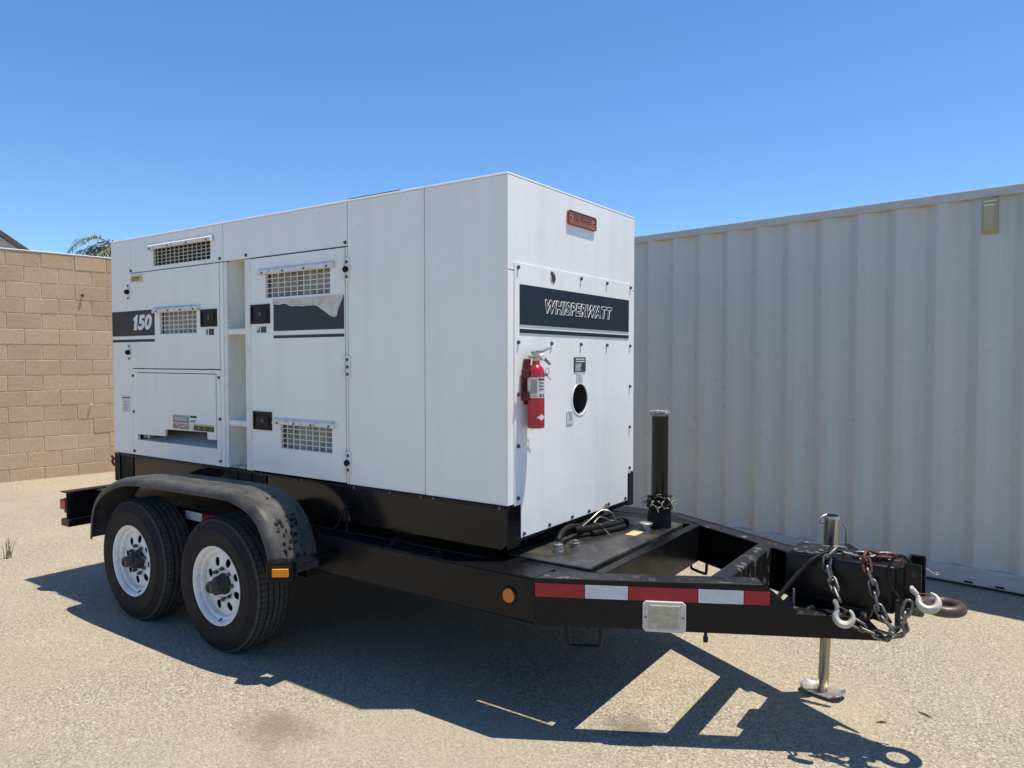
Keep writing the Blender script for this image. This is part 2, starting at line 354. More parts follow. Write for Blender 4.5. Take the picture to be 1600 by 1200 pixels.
def holed(bm, u0, u1, v0, v1, holes, fn, d0, d1):
    us = sorted({u0, u1, *[h[0] for h in holes], *[h[1] for h in holes]}); vs = sorted({v0, v1, *[h[2] for h in holes], *[h[3] for h in holes]})
    def solid(i, j):
        if not (0 <= i < len(us) - 1 and 0 <= j < len(vs) - 1): return False
        cu = (us[i] + us[i + 1]) / 2; cv = (vs[j] + vs[j + 1]) / 2
        return not any(h[0] < cu < h[1] and h[2] < cv < h[3] for h in holes)
    cache = {}
    def V(i, j, d):
        if (i, j, d) not in cache: cache[(i, j, d)] = bm.verts.new(fn(us[i], vs[j], d))
        return cache[(i, j, d)]
    for i in range(len(us) - 1):
        for j in range(len(vs) - 1):
            if not solid(i, j): continue
            for d in (d0, d1): bm.faces.new((V(i, j, d), V(i + 1, j, d), V(i + 1, j + 1, d), V(i, j + 1, d)))
            for (di, dj, a, c) in ((-1, 0, (i, j), (i, j + 1)), (1, 0, (i + 1, j), (i + 1, j + 1)), (0, -1, (i, j), (i + 1, j)), (0, 1, (i, j + 1), (i + 1, j + 1))):
                if not solid(i + di, j + dj): bm.faces.new((V(*a, d0), V(*c, d0), V(*c, d1), V(*a, d1)))
def bevel_sharp(bm, off, seg=1, ang=40):
    bmesh.ops.recalc_face_normals(bm, faces=bm.faces)
    es = [e for e in bm.edges if len(e.link_faces) == 2 and e.calc_face_angle(0) > R(ang)]
    bmesh.ops.bevel(bm, geom=es, offset=off, segments=seg, affect='EDGES', profile=0.5, clamp_overlap=True)
def sidepanel(name, x0, x1, z0, z1, m, parent, holes=(), th=0.02, bev=0.0025, proud=0.0):
    bm = bmesh.new(); holed(bm, x0, x1, z0, z1, list(holes), SIDE, proud, -th); bevel_sharp(bm, bev)
    return obj(name, bm, m, parent)
def sheet(name, fn, rects, mats, parent, d=0.0012):
    """flat printed sheet: rects (u0,u1,v0,v1,material index,level); each level lies a little prouder"""
    bm = bmesh.new()
    for (u0, u1, v0, v1, mi, lv) in rects:
        prism(bm, [(u0, v0), (u1, v0), (u1, v1), (u0, v1)], fn, -0.0005, d + lv * 0.0006, mi)
    return obj(name, bm, mats, parent)
def textmesh(body, u0, u1, v0, v1, fn, m, parent, name, shear=0.0, bold=0.0, outline=0.0, d=0.001, base=0.0012, space=1.0):
    cu = bpy.data.curves.new('t', 'FONT'); cu.body = body; cu.shear = shear; cu.offset = bold; cu.space_character = space
    cu.resolution_u = 4; cu.size = 1
    if outline: cu.fill_mode = 'NONE'; cu.bevel_depth = outline; cu.bevel_resolution = 1
    o = bpy.data.objects.new('t', cu); COL.objects.link(o)
    dg = bpy.context.evaluated_depsgraph_get(); dg.update()
    me = bpy.data.meshes.new_from_object(o.evaluated_get(dg)); bpy.data.objects.remove(o)
    bm = bmesh.new(); bm.from_mesh(me); bpy.data.meshes.remove(me); bpy.data.curves.remove(cu)
    xs = [v.co.x for v in bm.verts]; ys = [v.co.y for v in bm.verts]
    ax, bx = min(xs), max(xs); ay, by = min(ys), max(ys)
    for v in bm.verts:
        u = u0 + (v.co.x - ax) / (bx - ax) * (u1 - u0); vv = v0 + (v.co.y - ay) / (by - ay) * (v1 - v0)
        dd = base + (v.co.z / max(outline, 1e-6) * d if outline else d)
        v.co = fn(u, vv, dd)
    return obj(name, bm, m, parent)

# ------------------------------------------------------------------ ground
bm = bmesh.new()
g = 160
v = [bm.verts.new(p) for p in ((-g, -g, 0), (g, -g, 0), (g, g, 0), (-g, g, 0))]; bm.faces.new(v)
gr = obj('ground', bm, 'ground'); gr['kind'] = 'structure'

# ------------------------------------------------------------------ block wall (rotated frame: u along the wall, v out of its face, z up)
WANG = math.atan2(0.987, 0.159)
wall = empty('block_wall', (-8.527, 1.829, 0), 'tall tan concrete block wall behind the rear of the trailer', 'wall', rot=(0, 0, WANG))
COURSE, PITCH = 0.1975, 0.3875
box('mortar_core', -7.0, 9.0, 0.0105, 0.17, -0.05, 2.918, 'mortar', wall, bev=0, local=True)
def block_mesh(l, h, seed):
    rnd = random.Random(seed); bm = bmesh.new()
    addbox(bm, -l / 2, l / 2, 0, 0.06, -h / 2, h / 2, 0.004, 1)
    for v_ in bm.verts: v_.co += Vector((rnd.uniform(-1, 1) * 0.0015, rnd.uniform(-1, 1) * 0.0012, rnd.uniform(-1, 1) * 0.0015))
    bmesh.ops.recalc_face_normals(bm, faces=bm.faces)
    me = bpy.data.meshes.new('block'); bm.to_mesh(me); bm.free(); me.materials.append(M['block']); return me
BM_ = [block_mesh(PITCH - 0.010, COURSE - 0.010, s) for s in range(5)]
CAPM = [block_mesh(PITCH - 0.010, 0.198, s + 50) for s in range(3)]
rest = bmesh.new(); rnd = random.Random(3); nb = 0
for row in range(15):
    zc = 2.719 + 0.1035 if row == 0 else 2.719 - COURSE * (row - 0.5)
    off = -0.106 if row % 2 == 0 else 0.089
    k0 = -17
    for k in range(k0, 23):
        u = off + PITCH * (k + 0.5)
        if u < -6.9 or u > 8.9: continue
        if -2.6 < u < 4.6:
            o = link('block', rnd.choice(CAPM if row == 0 else BM_), wall, (u, 0.003 + rnd.uniform(-0.0025, 0.0025), zc + rnd.uniform(-0.002, 0.002)), (0, rnd.uniform(-0.003, 0.003), 0)); nb += 1
        else:
            hh = (0.198 if row == 0 else COURSE - 0.01) / 2
            addbox(rest, u - PITCH / 2 + 0.005, u + PITCH / 2 - 0.005, 0.002 + rnd.uniform(-0.002, 0.002), 0.06, zc - hh, zc + hh)
o = obj('distant_blocks', rest, 'block', wall, local=True); o['kind'] = 'stuff'
box('sunlit_mortar_cap', -7.0, 9.0, -0.004, 0.175, 2.917, 2.930, 'letter', wall, bev=0.003, local=True)  # mortar cap coloured white to paint in the bright sunlit top edge
for (u, z, m_, r_) in ((0.365, 2.392, 'rusty', 0.020), (0.44, 0.936, 'label_white', 0.012)):
    bm = bmesh.new(); addtube(bm, [(u, 0.01, z), (u, -0.03, z)], r_ * 0.55, 8); addlathe(bm, [(r_ * 0.4, -0.034), (r_, -0.030), (r_, -0.018), (r_ * .6, -0.016)], 10, (u, 0, z), 'Y')
    obj('anchor_bolt', bm, m_, wall, local=True, smooth=True)

# ------------------------------------------------------------------ shipping container
CX = Vector((0.98727, -0.15907, 0)); C0 = Vector((1.304, 3.236, 0))
CANG = math.atan2(CX.y, CX.x)
con = empty('shipping_container', C0, 'large pale grey corrugated shipping container standing behind the trailer', 'container', rot=(0, 0, CANG))
T0, T1, DEP = -4.35, 1.71, 2.44
P0 = 0.26
def corr(t):                                   # inward depth of the side sheet at t
    s = ((t + 1.731) % P0) / P0
    if s < 0.27: return s / 0.27
    if s < 0.50: return 1.0
    if s < 0.77: return 1 - (s - 0.50) / 0.27
    return 0.0
bm = bmesh.new(); ts = []
k = math.floor((T0 + 1.731) / P0)
while True:
    done = False
    for s in (0, 0.27, 0.50, 0.77):
        t_ = -1.731 + P0 * (k + s)
        if t_ > T1 - 0.1: done = True; break
        if t_ > T0 + 0.1: ts.append((t_, corr(t_ + 1e-6) if s in (0.27,) else (0 if s in (0, 0.77) else 1)))
    if done: break
    k += 1
ts = [(T0 + 0.06, ts[0][1])] + ts + [(T1 - 0.06, ts[-1][1])]
lo = [bm.verts.new((t_, 0.016 + 0.042 * c_, 0.125)) for t_, c_ in ts]; hi = [bm.verts.new((t_, 0.016 + 0.042 * c_, 2.62)) for t_, c_ in ts]
for i in range(len(ts) - 1): bm.faces.new((lo[i], lo[i + 1], hi[i + 1], hi[i]))
bmesh.ops.bevel(bm, geom=[e for e in bm.edges if len(e.link_faces) == 2], offset=0.004, segments=2, affect='EDGES')
obj('side_sheet', bm, 'container', con, local=True)
box('top_rail', T0, T1, 0.0, 0.06, 2.612, 2.672, 'container_rail', con, bev=0.006, seg=2, local=True)
box('bottom_rail', T0, T1, 0.004, 0.07, 0.018, 0.132, 'container_rail', con, bev=0.006, local=True)
for t_ in (T0, T1 - 0.10): box('corner_post', t_ - 0.004, t_ + 0.104, -0.004, 0.12, 0.012, 2.676, 'container_rail', con, bev=0.008, local=True)
box('roof', T0 + 0.01, T1 - 0.01, 0.062, DEP, 2.60, 2.655, 'container_rail', con, bev=0.004, local=True)
box('far_wall', T0 + 0.01, T1 - 0.01, DEP - 0.05, DEP, 0.02, 2.598, 'container', con, bev=0.004, local=True)
for t_ in (T0 + 0.02, T1 - 0.06): box('end_wall', t_, t_ + 0.04, 0.125, DEP - 0.052, 0.02, 2.598, 'container', con, bev=0.004, local=True)
box('floor_base', T0 + 0.07, T1 - 0.07, 0.075, DEP - 0.06, 0.06, 0.12, 'rubber_black', con, bev=0, local=True)
v_ = bmesh.new(); addbox(v_, 0.303, 0.385, -0.022, 0.02, 2.385, 2.585, 0.006, 2); addbox(v_, 0.312, 0.376, -0.030, -0.0215, 2.395, 2.555, 0.003); addbox(v_, 0.298, 0.390, -0.006, 0.03, 2.37, 2.60, 0.003)
obj('vent', v_, 'vent_beige', con, local=True)
for t_ in (0.26, 0.44, -0.55, -1.3): box('fork_pocket_lip', t_ - 0.02, t_ + 0.03, -0.001, 0.02, 0.03, 0.042, 'rubber_black', con, bev=0.001, local=True)

# ------------------------------------------------------------------ generator
W, LEN, ZB, ZTOP = 1.2628, 3.348, 0.899, 2.349
gen = empty('generator', (-LEN / 2, W / 2, 0.70), 'white box-shaped diesel generator mounted on the black twin-axle trailer', 'generator')
bm = bmesh.new()
addbox(bm, -3.33, -0.25, 0.31, W - 0.03, 0.90, 2.33)
addbox(bm, -2.055, -0.251, 0.14, 0.312, 0.90, 2.331)
addbox(bm, -3.331, -2.056, 0.075, 0.312, 1.50, 2.332)
obj('inner_housing', bm, 'interior', gen)
G = 0.004
vents = {}
V1 = (-2.815, -2.185, 2.148, 2.258); V2 = (-2.748, -2.333, 1.706, 1.845); V3 = (-1.660, -1.127, 1.887, 2.020); V4 = (-1.540, -1.121, 1.050, 1.188)
pA = sidepanel('side_panel', -3.348, -3.103, ZB, ZTOP - 0.008, 'white', gen)
p1 = sidepanel('side_panel', -3.099, -2.062, 2.122, ZTOP - 0.008, 'white', gen, [V1])
dA = sidepanel('door', -3.099, -2.100, 1.484, 2.116, 'white', gen, [V2], proud=0.004)
strip = sidepanel('trim_strip', -2.095, -2.062, ZB, 2.117, 'white', gen)
pl = sidepanel('side_panel', -3.099, -2.100, ZB, 1.478, 'white', gen, [(-3.040, -2.140, 1.004, 1.456)])
# access door with a cut-out along its lower edge
bm = bmesh.new()
prism(bm, [(-3.036, 1.452), (-3.036, 1.040), (-2.702, 1.046), (-2.699, 1.091), (-2.236, 1.098), (-2.233, 1.054), (-2.144, 1.056), (-2.146, 1.452)], SIDE, 0.004, -0.014); bevel_sharp(bm, 0.002)
aD = obj('access_door', bm, 'white', gen)
# tray behind the cut-out
bm = bmesh.new()
prism(bm, [(0.021, 0.997), (0.30, 1.085), (0.30, 1.075), (0.021, 0.987)], lambda u, v, d: (d, u, v), -3.09, -2.07)
obj('cable_tray', bm, 'white_trim', gen)
for x in (-3.01, -2.96):
    bm = bmesh.new(); addlathe(bm, [(0.010, 0.03), (0.018, 0.03), (0.018, 0.06), (0.010, 0.065)], 10, (x, 0, 1.03), 'Y'); obj('terminal_plug', bm, 'galv', gen, smooth=True)
p2 = sidepanel('side_panel', -2.057, -1.001, 2.122, ZTOP - 0.008, 'white', gen)
# recessed column with cross bars
for a, c in ((-2.057, -2.026), (-1.853, -1.795)): box('column_edge', a, c, 0.0, 0.022, ZB, 2.117, 'white_trim', gen)
bm = bmesh.new()
quadbox(bm, [(-2.03, 0.02, ZB), (-2.026, 0.02, ZB), (-1.975, 0.135, ZB), (-1.985, 0.138, ZB), (-2.03, 0.02, 2.118), (-2.026, 0.02, 2.118), (-1.975, 0.135, 2.118), (-1.985, 0.138, 2.118)])
addbox(bm, -1.985, -1.84, 0.128, 0.139, ZB, 2.118); addbox(bm, -1.852, -1.841, 0.0225, 0.127, ZB, 2.118)
addbox(bm, -2.03, -1.85, 0.021, 0.126, 2.1185, 2.121); addbox(bm, -2.024, -1.853, 0.021, 0.126, ZB, 0.904)
obj('column_recess', bm, 'recess', gen)
box('rusty_sill', -2.024, -1.856, 0.004, 0.126, 0.9045, 0.912, 'rust_edge', gen, bev=0.001)
for z in (1.705, 1.166):
    bm = bmesh.new(); addbox(bm, -2.025, -1.854, 0.004, 0.125, z - 0.017, z + 0.017, 0.004, 2); obj('step_bar', bm, 'white_trim', gen)
tube('lifting_ring', [(-1.90 + 0.036 * math.cos(a), 0.122, 1.92 + 0.036 * math.sin(a)) for a in [i * math.pi / 12 for i in range(24)]], 0.006, 'recess', gen, 8, True)
dB = sidepanel('door', -1.790, -1.018, 0.905, 2.114, 'white', gen, [V3, V4], proud=0.004)
sidepanel('trim_strip', -1.014, -1.001, ZB, 2.117, 'white', gen)
p3 = sidepanel('side_panel', -0.996, -0.481, ZB, ZTOP - 0.008, 'white', gen)
p4 = sidepanel('side_panel', -0.477, -0.0066, ZB, ZTOP - 0.008, 'white', gen)
box('far_side_panel', -3.348, -0.0066, W - 0.02, W, ZB, ZTOP - 0.008, 'white', gen)
box('rear_panel', -3.352, -3.3487, 0.002, W - 0.002, ZB, ZTOP - 0.008, 'white', gen, bev=0.001)
bm = bmesh.new(); addbox(bm, -3.353, 0.001, -0.001, W + 0.001, ZTOP - 0.0075, ZTOP + 0.0045, 0.0058, 2); obj('roof', bm, 'white', gen)
bm = bmesh.new(); addbox(bm, -1.02, -0.66, 0.03, 0.5, ZTOP + 0.002, 2.367, 0.002); obj('roof_hatch', bm, 'label_dark', gen)
for x, y in ((-0.05, 0.03), (-0.03, 0.36), (-0.03, 0.70), (-0.03, 1.2), (-2.06, 0.04), (-1.0, 0.02)):
    bm = bmesh.new(); addlathe(bm, [(0.010, ZTOP + 0.002), (0.010, ZTOP + 0.009), (0.005, ZTOP + 0.013)], 8, (x, y, 0)); obj('roof_bolt', bm, 'bolt', gen)
# front end
box('front_panel', -0.0062, 0.0, 0.0, W, 1.933, ZTOP - 0.008, 'white_front', gen, bev=0.003, seg=2)
for a, c in ((0.0, 0.062), (W - 0.062, W)): box('corner_post', -0.0062, 0.0, a, c, ZB, 1.930, 'white_front', gen, bev=0.003, seg=2)
# cover sheet with a round opening
def cover_sheet():
    """flat sheet with a slight ripple; hole bridged to the grid"""
    bm = bmesh.new(); hc, hz, hr = 0.630, 1.342, 0.079; ns = 32; sq = 0.125
    def D(y, z):
        e = min(1.0, min(y - 0.047, 1.216 - y) / 0.1) * min(1.0, (1.967 - z) / 0.1) * min(1.0, (z - 0.742) / 0.1)
        return 0.004 + max(0, e) * (0.0010 * math.sin(y * 8 + 1) * math.sin(z * 6.5) if z < 1.55 else 0.0)
    ys = [0.047, 0.100, 0.17, 0.25, 0.33, 0.42, hc - sq, hc, hc + sq, 0.84, 0.93, 1.02, 1.10, 1.179, 1.216]
    zs = [0.742, 0.80, 0.893, 1.0, 1.1, hz - sq, hz, hz + sq, 1.56, 1.66, 1.78, 1.90, 1.967]
    V = {}
    def gv(y, z):
        k = (round(y, 5), round(z, 5))
        if k not in V: V[k] = bm.verts.new((D(y, z), y, z))
        return V[k]
    for i in range(len(ys) - 1):
        for j in range(len(zs) - 1):
            if zs[j] < 0.88 and (ys[i] < 0.09 or ys[i + 1] > 1.19): continue
            if hc - sq - 1e-6 <= ys[i] < hc + sq - 1e-6 and hz - sq - 1e-6 <= zs[j] < hz + sq - 1e-6: continue
            bm.faces.new((gv(ys[i], zs[j]), gv(ys[i + 1], zs[j]), gv(ys[i + 1], zs[j + 1]), gv(ys[i], zs[j + 1])))
    ring = [(hc + sq, hz), (hc + sq, hz + sq), (hc, hz + sq), (hc - sq, hz + sq), (hc - sq, hz), (hc - sq, hz - sq), (hc, hz - sq), (hc + sq, hz - sq)]
    cv = [bm.verts.new((D(hc, hz), hc + hr * math.cos(2 * math.pi * k / ns), hz + hr * math.sin(2 * math.pi * k / ns))) for k in range(ns)]
    st = ns // 8
    for q in range(8):
        a, c = gv(*ring[q]), gv(*ring[(q + 1) % 8])
        seg = [cv[(q * st + k) % ns] for k in range(st + 1)]
        bm.faces.new([a, c] + seg[::-1])
    bmesh.ops.recalc_face_normals(bm, faces=bm.faces)
    fr = list(bm.faces); r = bmesh.ops.extrude_face_region(bm, geom=fr)
    for v_ in [x for x in r['geom'] if isinstance(x, bmesh.types.BMVert)]: v_.co.x = 0.0008
    return bm
fc = obj('cover_sheet', cover_sheet(), 'white_front', gen, smooth=True, ang=30)
# pipe behind the round opening
bm = bmesh.new(); addlathe(bm, [(0.082, 0.0005), (0.082, -0.10)], 28, (0, 0.630, 1.342), 'X')
bmesh.ops.delete(bm, geom=[f for f in bm.faces if len(f.verts) > 4], context='FACES')
o = obj('exhaust_duct', bm, 'interior', gen, smooth=True)
bm = bmesh.new(); addlathe(bm, [(0.078, 0.0), (0.084, 0.0050), (0.083, 0.0065), (0.0765, 0.0062), (0.0755, 0.001)], 32, (0, 0.630, 1.342), 'X', closed=True); obj('opening_rim', bm, 'white_front', gen, smooth=True)
# black skid base
bm = bmesh.new(); 
prism(bm, [(-3.33, 0.896), (-3.33, 0.70), (-0.03, 0.70), (-0.004, 0.726), (-0.004, 0.896)], lambda u, v, d: (u, d, v), 0.0, W)
bevel_sharp(bm, 0.003)
obj('skid_base', bm, 'black', gen)
for a, c in ((-3.336, -3.095), (-2.062, -1.665)): box('skid_leg', a, c, -0.006, 0.0, 0.702, 0.8945, 'rubber_black', gen, bev=0.001)
for x in (-3.26, -1.93, -1.80): box('skid_rib', x - 0.004, x + 0.004, -0.014, -0.0062, 0.705, 0.892, 'frame', gen, bev=0.001)
box('skid_lip', -3.33, -0.012, -0.010, -0.0065, 0.884, 0.8965, 'frame', gen, bev=0.001)
for a, c in ((-0.001, 0.096), (1.183, W + 0.001)): box('skid_corner', -0.0035, 0.0012, a, c, 0.705, 0.893, 'black', gen, bev=0.0015)
for x in (-0.949, -0.697, -0.496, -0.416, -0.036, -1.35, -1.70):
    bm = bmesh.new(); addlathe(bm, [(0.009, -0.010), (0.009, -0.014), (0.005, -0.017)], 8, (x, 0, 0.889), 'Y'); obj('skid_bolt', bm, 'bolt', gen)
bm = bmesh.new(); addtube(bm, [(-3.395 + 0.024 * math.cos(a), 0.02, 0.825 + 0.024 * math.sin(a)) for a in [i * math.pi / 10 for i in range(20)]], 0.008, 8, True); addtube(bm, [(-3.41, 0.02, 0.845), (-3.43, 0.02, 0.862)], 0.007, 8); addtube(bm, [(-3.375, 0.02, 0.825), (-3.325, 0.02, 0.825)], 0.010, 8)
obj('tie_down_ring', bm, 'rusty', gen, smooth=True)

# vent grilles, hoods, foam
def vent(h, nx, nz, hl, hr, hz, back, gm='white_trim'):
    u0, u1, v0, v1 = h
    bm = bmesh.new(); r_ = 0.0019 if gm == 'white_trim' else 0.0014
    for i in range(nx + 1):
        x = u0 + (u1 - u0) * i / nx; addbox(bm, x - r_, x + r_, 0.002, 0.006, v0 - 0.004, v1 + 0.004)
    for j in range(nz + 1):
        z = v0 + (v1 - v0) * j / nz; addbox(bm, u0 - 0.004, u1 + 0.004, 0.0062, 0.010, z - r_, z + r_)
    obj('grille', bm, gm, gen)
    bm = bmesh.new(); prism(bm, [(0.004, hz + 0.016), (-0.004, hz + 0.018), (-0.024, hz + 0.004), (-0.027, hz - 0.018), (-0.023, hz - 0.018), (-0.020, hz - 0.001), (-0.002, hz + 0.010), (0.004, hz + 0.008)], lambda u, v, d: (d, u, v), hl, hr)
    for x in (hl, hr - 0.004):
        prism(bm, [(-0.0045, hz + 0.012), (-0.022, hz + 0.002), (-0.025, hz - 0.024), (-0.0045, hz - 0.018)], lambda u, v, d: (d, u, v), x + 0.0002, x + 0.0038)
    hd = obj('rain_hood', bm, 'hood', gen)
    for i in range(4):
        bm = bmesh.new(); addlathe(bm, [(0.006, -0.0260), (0.005, -0.031)], 8, (u0 + (u1 - u0) * i / 3, 0, hz - 0.011), 'Y'); obj('rivet', bm, 'rusty', hd)
    bm = bmesh.new(); addbox(bm, u0 - 0.02, u1 + 0.02, 0.036, 0.050, v0 - 0.02, v1 + 0.02); obj('vent_lining', bm, back, gen)
vent(V1, 13, 5, -2.850, -2.146, 2.270, 'interior', 'recess')
vent(V2, 8, 5, -2.800, -2.293, 1.862, 'foam')
vent(V3, 10, 5, -1.705, -1.087, 2.036, 'foam')
vent(V4, 8, 5, -1.585, -1.088, 1.203, 'foam')
# paddle latches
def latch(u0, u1, v0, v1):
    bm = bmesh.new(); f = 0.012
    for a in ((u0, u1, v0, v0 + f), (u0, u1, v1 - f, v1), (u0, u0 + f, v0 + f, v1 - f), (u1 - f, u1, v0 + f, v1 - f)): addbox(bm, a[0], a[1], -0.012, 0.0, a[2], a[3], 0.0015)
    L_ = obj('latch', bm, 'plastic', gen)
    bm = bmesh.new(); addbox(bm, u0 + f, u1 - f, -0.0055, -0.0045, v0 + f, v1 - f); addbox(bm, u0 + 0.03, u1 - 0.022, -0.011, -0.006, v0 + 0.022, v1 - 0.022, 0.004, 2)
    obj('paddle', bm, 'plastic', L_)
    bm = bmesh.new(); addlathe(bm, [(0.014, -0.0112), (0.013, -0.015), (0.006, -0.0155)], 12, (u0 + (u1 - u0) * 0.55, 0, (v0 + v1) / 2), 'Y'); obj('key_lock', bm, 'bolt', L_)
latch(-2.282, -2.118, 1.739, 1.845); latch(-1.789, -1.619, 1.743, 1.852); latch(-1.776, -1.612, 1.143, 1.247)
# hinges, bump stops and bolts
def hinge(x, z0, z1, stop):
    bm = bmesh.new(); addbox(bm, x + 0.002, x + 0.032, -0.0075, -0.0005, z0, z1, 0.0015); addbox(bm, x - 0.022, x - 0.004, -0.0095, -0.0045, z0, z1, 0.0015)
    addtube(bm, [(x - 0.001, -0.012, z0), (x - 0.001, -0.012, z1)], 0.006, 8)
    H = obj('hinge', bm, 'white_trim', gen)
    for fz in (0.18, 0.82) + (() if stop else (0.5,)):
        bm = bmesh.new(); addlathe(bm, [(0.008, -0.007), (0.008, -0.012), (0.004, -0.0145)], 8, (x + 0.017, 0, z0 + (z1 - z0) * fz), 'Y'); obj('hinge_bolt', bm, 'bolt', H)
    if stop:
        bm = bmesh.new(); addlathe(bm, [(0.014, -0.007), (0.016, -0.014), (0.015, -0.022), (0.009, -0.027)], 14, (x + 0.014, 0, (z0 + z1) / 2), 'Y'); obj('bump_stop', bm, 'rubber_black', H, smooth=True)
hinge(-1.012, 1.941, 2.059, True); hinge(-1.012, 1.445, 1.562, False); hinge(-1.012, 0.953, 1.069, True)
for z in (1.996, 1.589):
    bm = bmesh.new(); addbox(bm, -3.135, -3.112, -0.005, -0.0005, z - 0.055, z + 0.055, 0.001); H = obj('hinge', bm, 'white_trim', gen)
    bm = bmesh.new(); addlathe(bm, [(0.014, -0.003), (0.017, -0.010), (0.016, -0.022), (0.010, -0.028)], 14, (-3.125, 0, z), 'Y'); obj('bump_stop', bm, 'rubber_black', H, smooth=True)
    for dz in (-0.042, 0.042):
        bm = bmesh.new(); addlathe(bm, [(0.007, -0.0045), (0.007, -0.010)], 8, (-3.124, 0, z + dz), 'Y'); obj('hinge_bolt', bm, 'bolt', H)
def bolt_mesh(fn_axis):
    bm = bmesh.new(); addlathe(bm, [(0.010, 0.0), (0.010, 0.002), (0.0075, 0.0025), (0.0075, 0.008), (0.004, 0.0105)], 8, (0, 0, 0), 'X' if fn_axis == 'X' else 'Y')
    if fn_axis == 'Y':
        for v_ in bm.verts: v_.co.y = -v_.co.y
    bmesh.ops.recalc_face_normals(bm, faces=bm.faces)
    me = bpy.data.meshes.new('bolt'); bm.to_mesh(me); bm.free(); me.materials.append(M['bolt']); return me
BX, BY = bolt_mesh('X'), bolt_mesh('Y')
GO = ORG[gen.name]
for y, z in [(y, 1.948) for y in (0.073, 0.355, 0.636, 0.915, 1.202)] + [(y, 1.618) for y in (0.074, 0.354, 0.635, 0.918, 1.20)] + [(0.074, z) for z in (1.387, 1.157, 0.924)] + [(1.200, z) for z in (1.389, 1.158, 0.925)] + [(y, 0.757) for y in (0.121, 0.337, 0.551, 0.725, 0.944, 1.148)]:
    link('bolt', BX, gen, Vector((0.0042, y, z)) - GO)
for x, z in ((-2.112, 1.433), (-2.106, 1.184), (-2.106, 0.931), (-2.087, 2.14), (-1.835, 2.14), (-1.012, 2.138), (-3.09, 2.135), (-3.085, 1.433), (-3.083, 1.19), (-3.080, 0.925), (-1.882, 0.97)):
    link('bolt', BY, gen, Vector((x, 0.0 if x != -1.882 else 0.125, z)) - GO)
bm = bmesh.new(); addlathe(bm, [(0.026, 0.0), (0.026, 0.012), (0.016, 0.020)], 12, (0, 0, 0), 'Y')
for v_ in bm.verts: v_.co += Vector((-1.882, 0.10, 0.97))
obj('drain_plug', bm, 'bolt', gen)
bm = bmesh.new(); prism(bm, [(0.372 + r_ * math.cos(a), 1.925 + r_ * 1.25 * math.sin(a)) for a, r_ in [(i * math.pi / 6, 0.020 * random.uniform(0.75, 1.2)) for i in range(12)]], FRONT, 0.003, 0.0065); obj('rust_patch', bm, 'rusty', gen)
# printed bands, stripes and lettering
sheet('blue_band', SIDE, [(-3.346, -3.105, 1.699, 1.867, 0, 0), (-3.346, -3.105, 1.658, 1.676, 0, 0)], ['navy'], pA)
sheet('blue_band', lambda u, v, d: (u, -0.004 - d, v), [(-3.096, -2.803, 1.699, 1.867, 0, 0), (-3.096, -2.803, 1.658, 1.676, 0, 0)], ['navy'], dA)
DOOR = lambda u, v, d: (u, -0.004 - d, v)
bm = bmesh.new(); sh_ = lambda u, v: (u + 0.19 * (v - 1.737), v)
prism(bm, [sh_(u, v) for u, v in ((-3.058, 1.737), (-3.022, 1.737), (-3.022, 1.838), (-3.046, 1.838), (-3.052, 1.826), (-3.073, 1.818), (-3.073, 1.799), (-3.058, 1.801))], DOOR, 0.0006, 0.0022); obj('number_lettering', bm, 'letter', dA)
textmesh('50', -3.008, -2.832, 1.736, 1.839, DOOR, 'letter', dA, 'number_lettering', shear=0.20, bold=0.05, space=1.02)
bB = sheet('blue_band', DOOR, [(-1.588, -1.021, 1.699, 1.873, 0, 0), (-1.588, -1.021, 1.659, 1.675, 0, 0)], ['navy'], dB)
bm = bmesh.new(); prism(bm, [(-1.592, 1.8745), (-1.592, 1.85), (-1.565, 1.845), (-1.537, 1.843), (-1.505, 1.848), (-1.475, 1.845), (-1.452, 1.835), (-1.435, 1.83), (-1.39, 1.831), (-1.336, 1.826), (-1.30, 1.829), (-1.259, 1.828), (-1.228, 1.825), (-1.209, 1.817), (-1.192, 1.806), (-1.178, 1.799), (-1.15, 1.785), (-1.123, 1.768), (-1.105, 1.764), (-1.092, 1.76), (-1.072, 1.77), (-1.068, 1.79), (-1.062, 1.803), (-1.045, 1.83), (-1.028, 1.859), (-1.025, 1.8745)], DOOR, 0.0008, 0.0026); obj('torn_edge', bm, 'torn', dB)
FC = lambda u, v, d: (0.0063 + d, u, v)
sheet('blue_band', lambda u, v, d: (0.0046 + d, u, v), [(0.086, 1.180, 1.697, 1.875, 0, 2), (0.086, 1.180, 1.660, 1.678, 0, 2)], ['navy'], fc)
textmesh('WHISPERWATT', 0.291, 0.970, 1.755, 1.822, FC, 'letter', fc, 'outlined_lettering', shear=0.24, bold=0.048, outline=0.017, d=0.0012, base=0.0020, space=1.16)
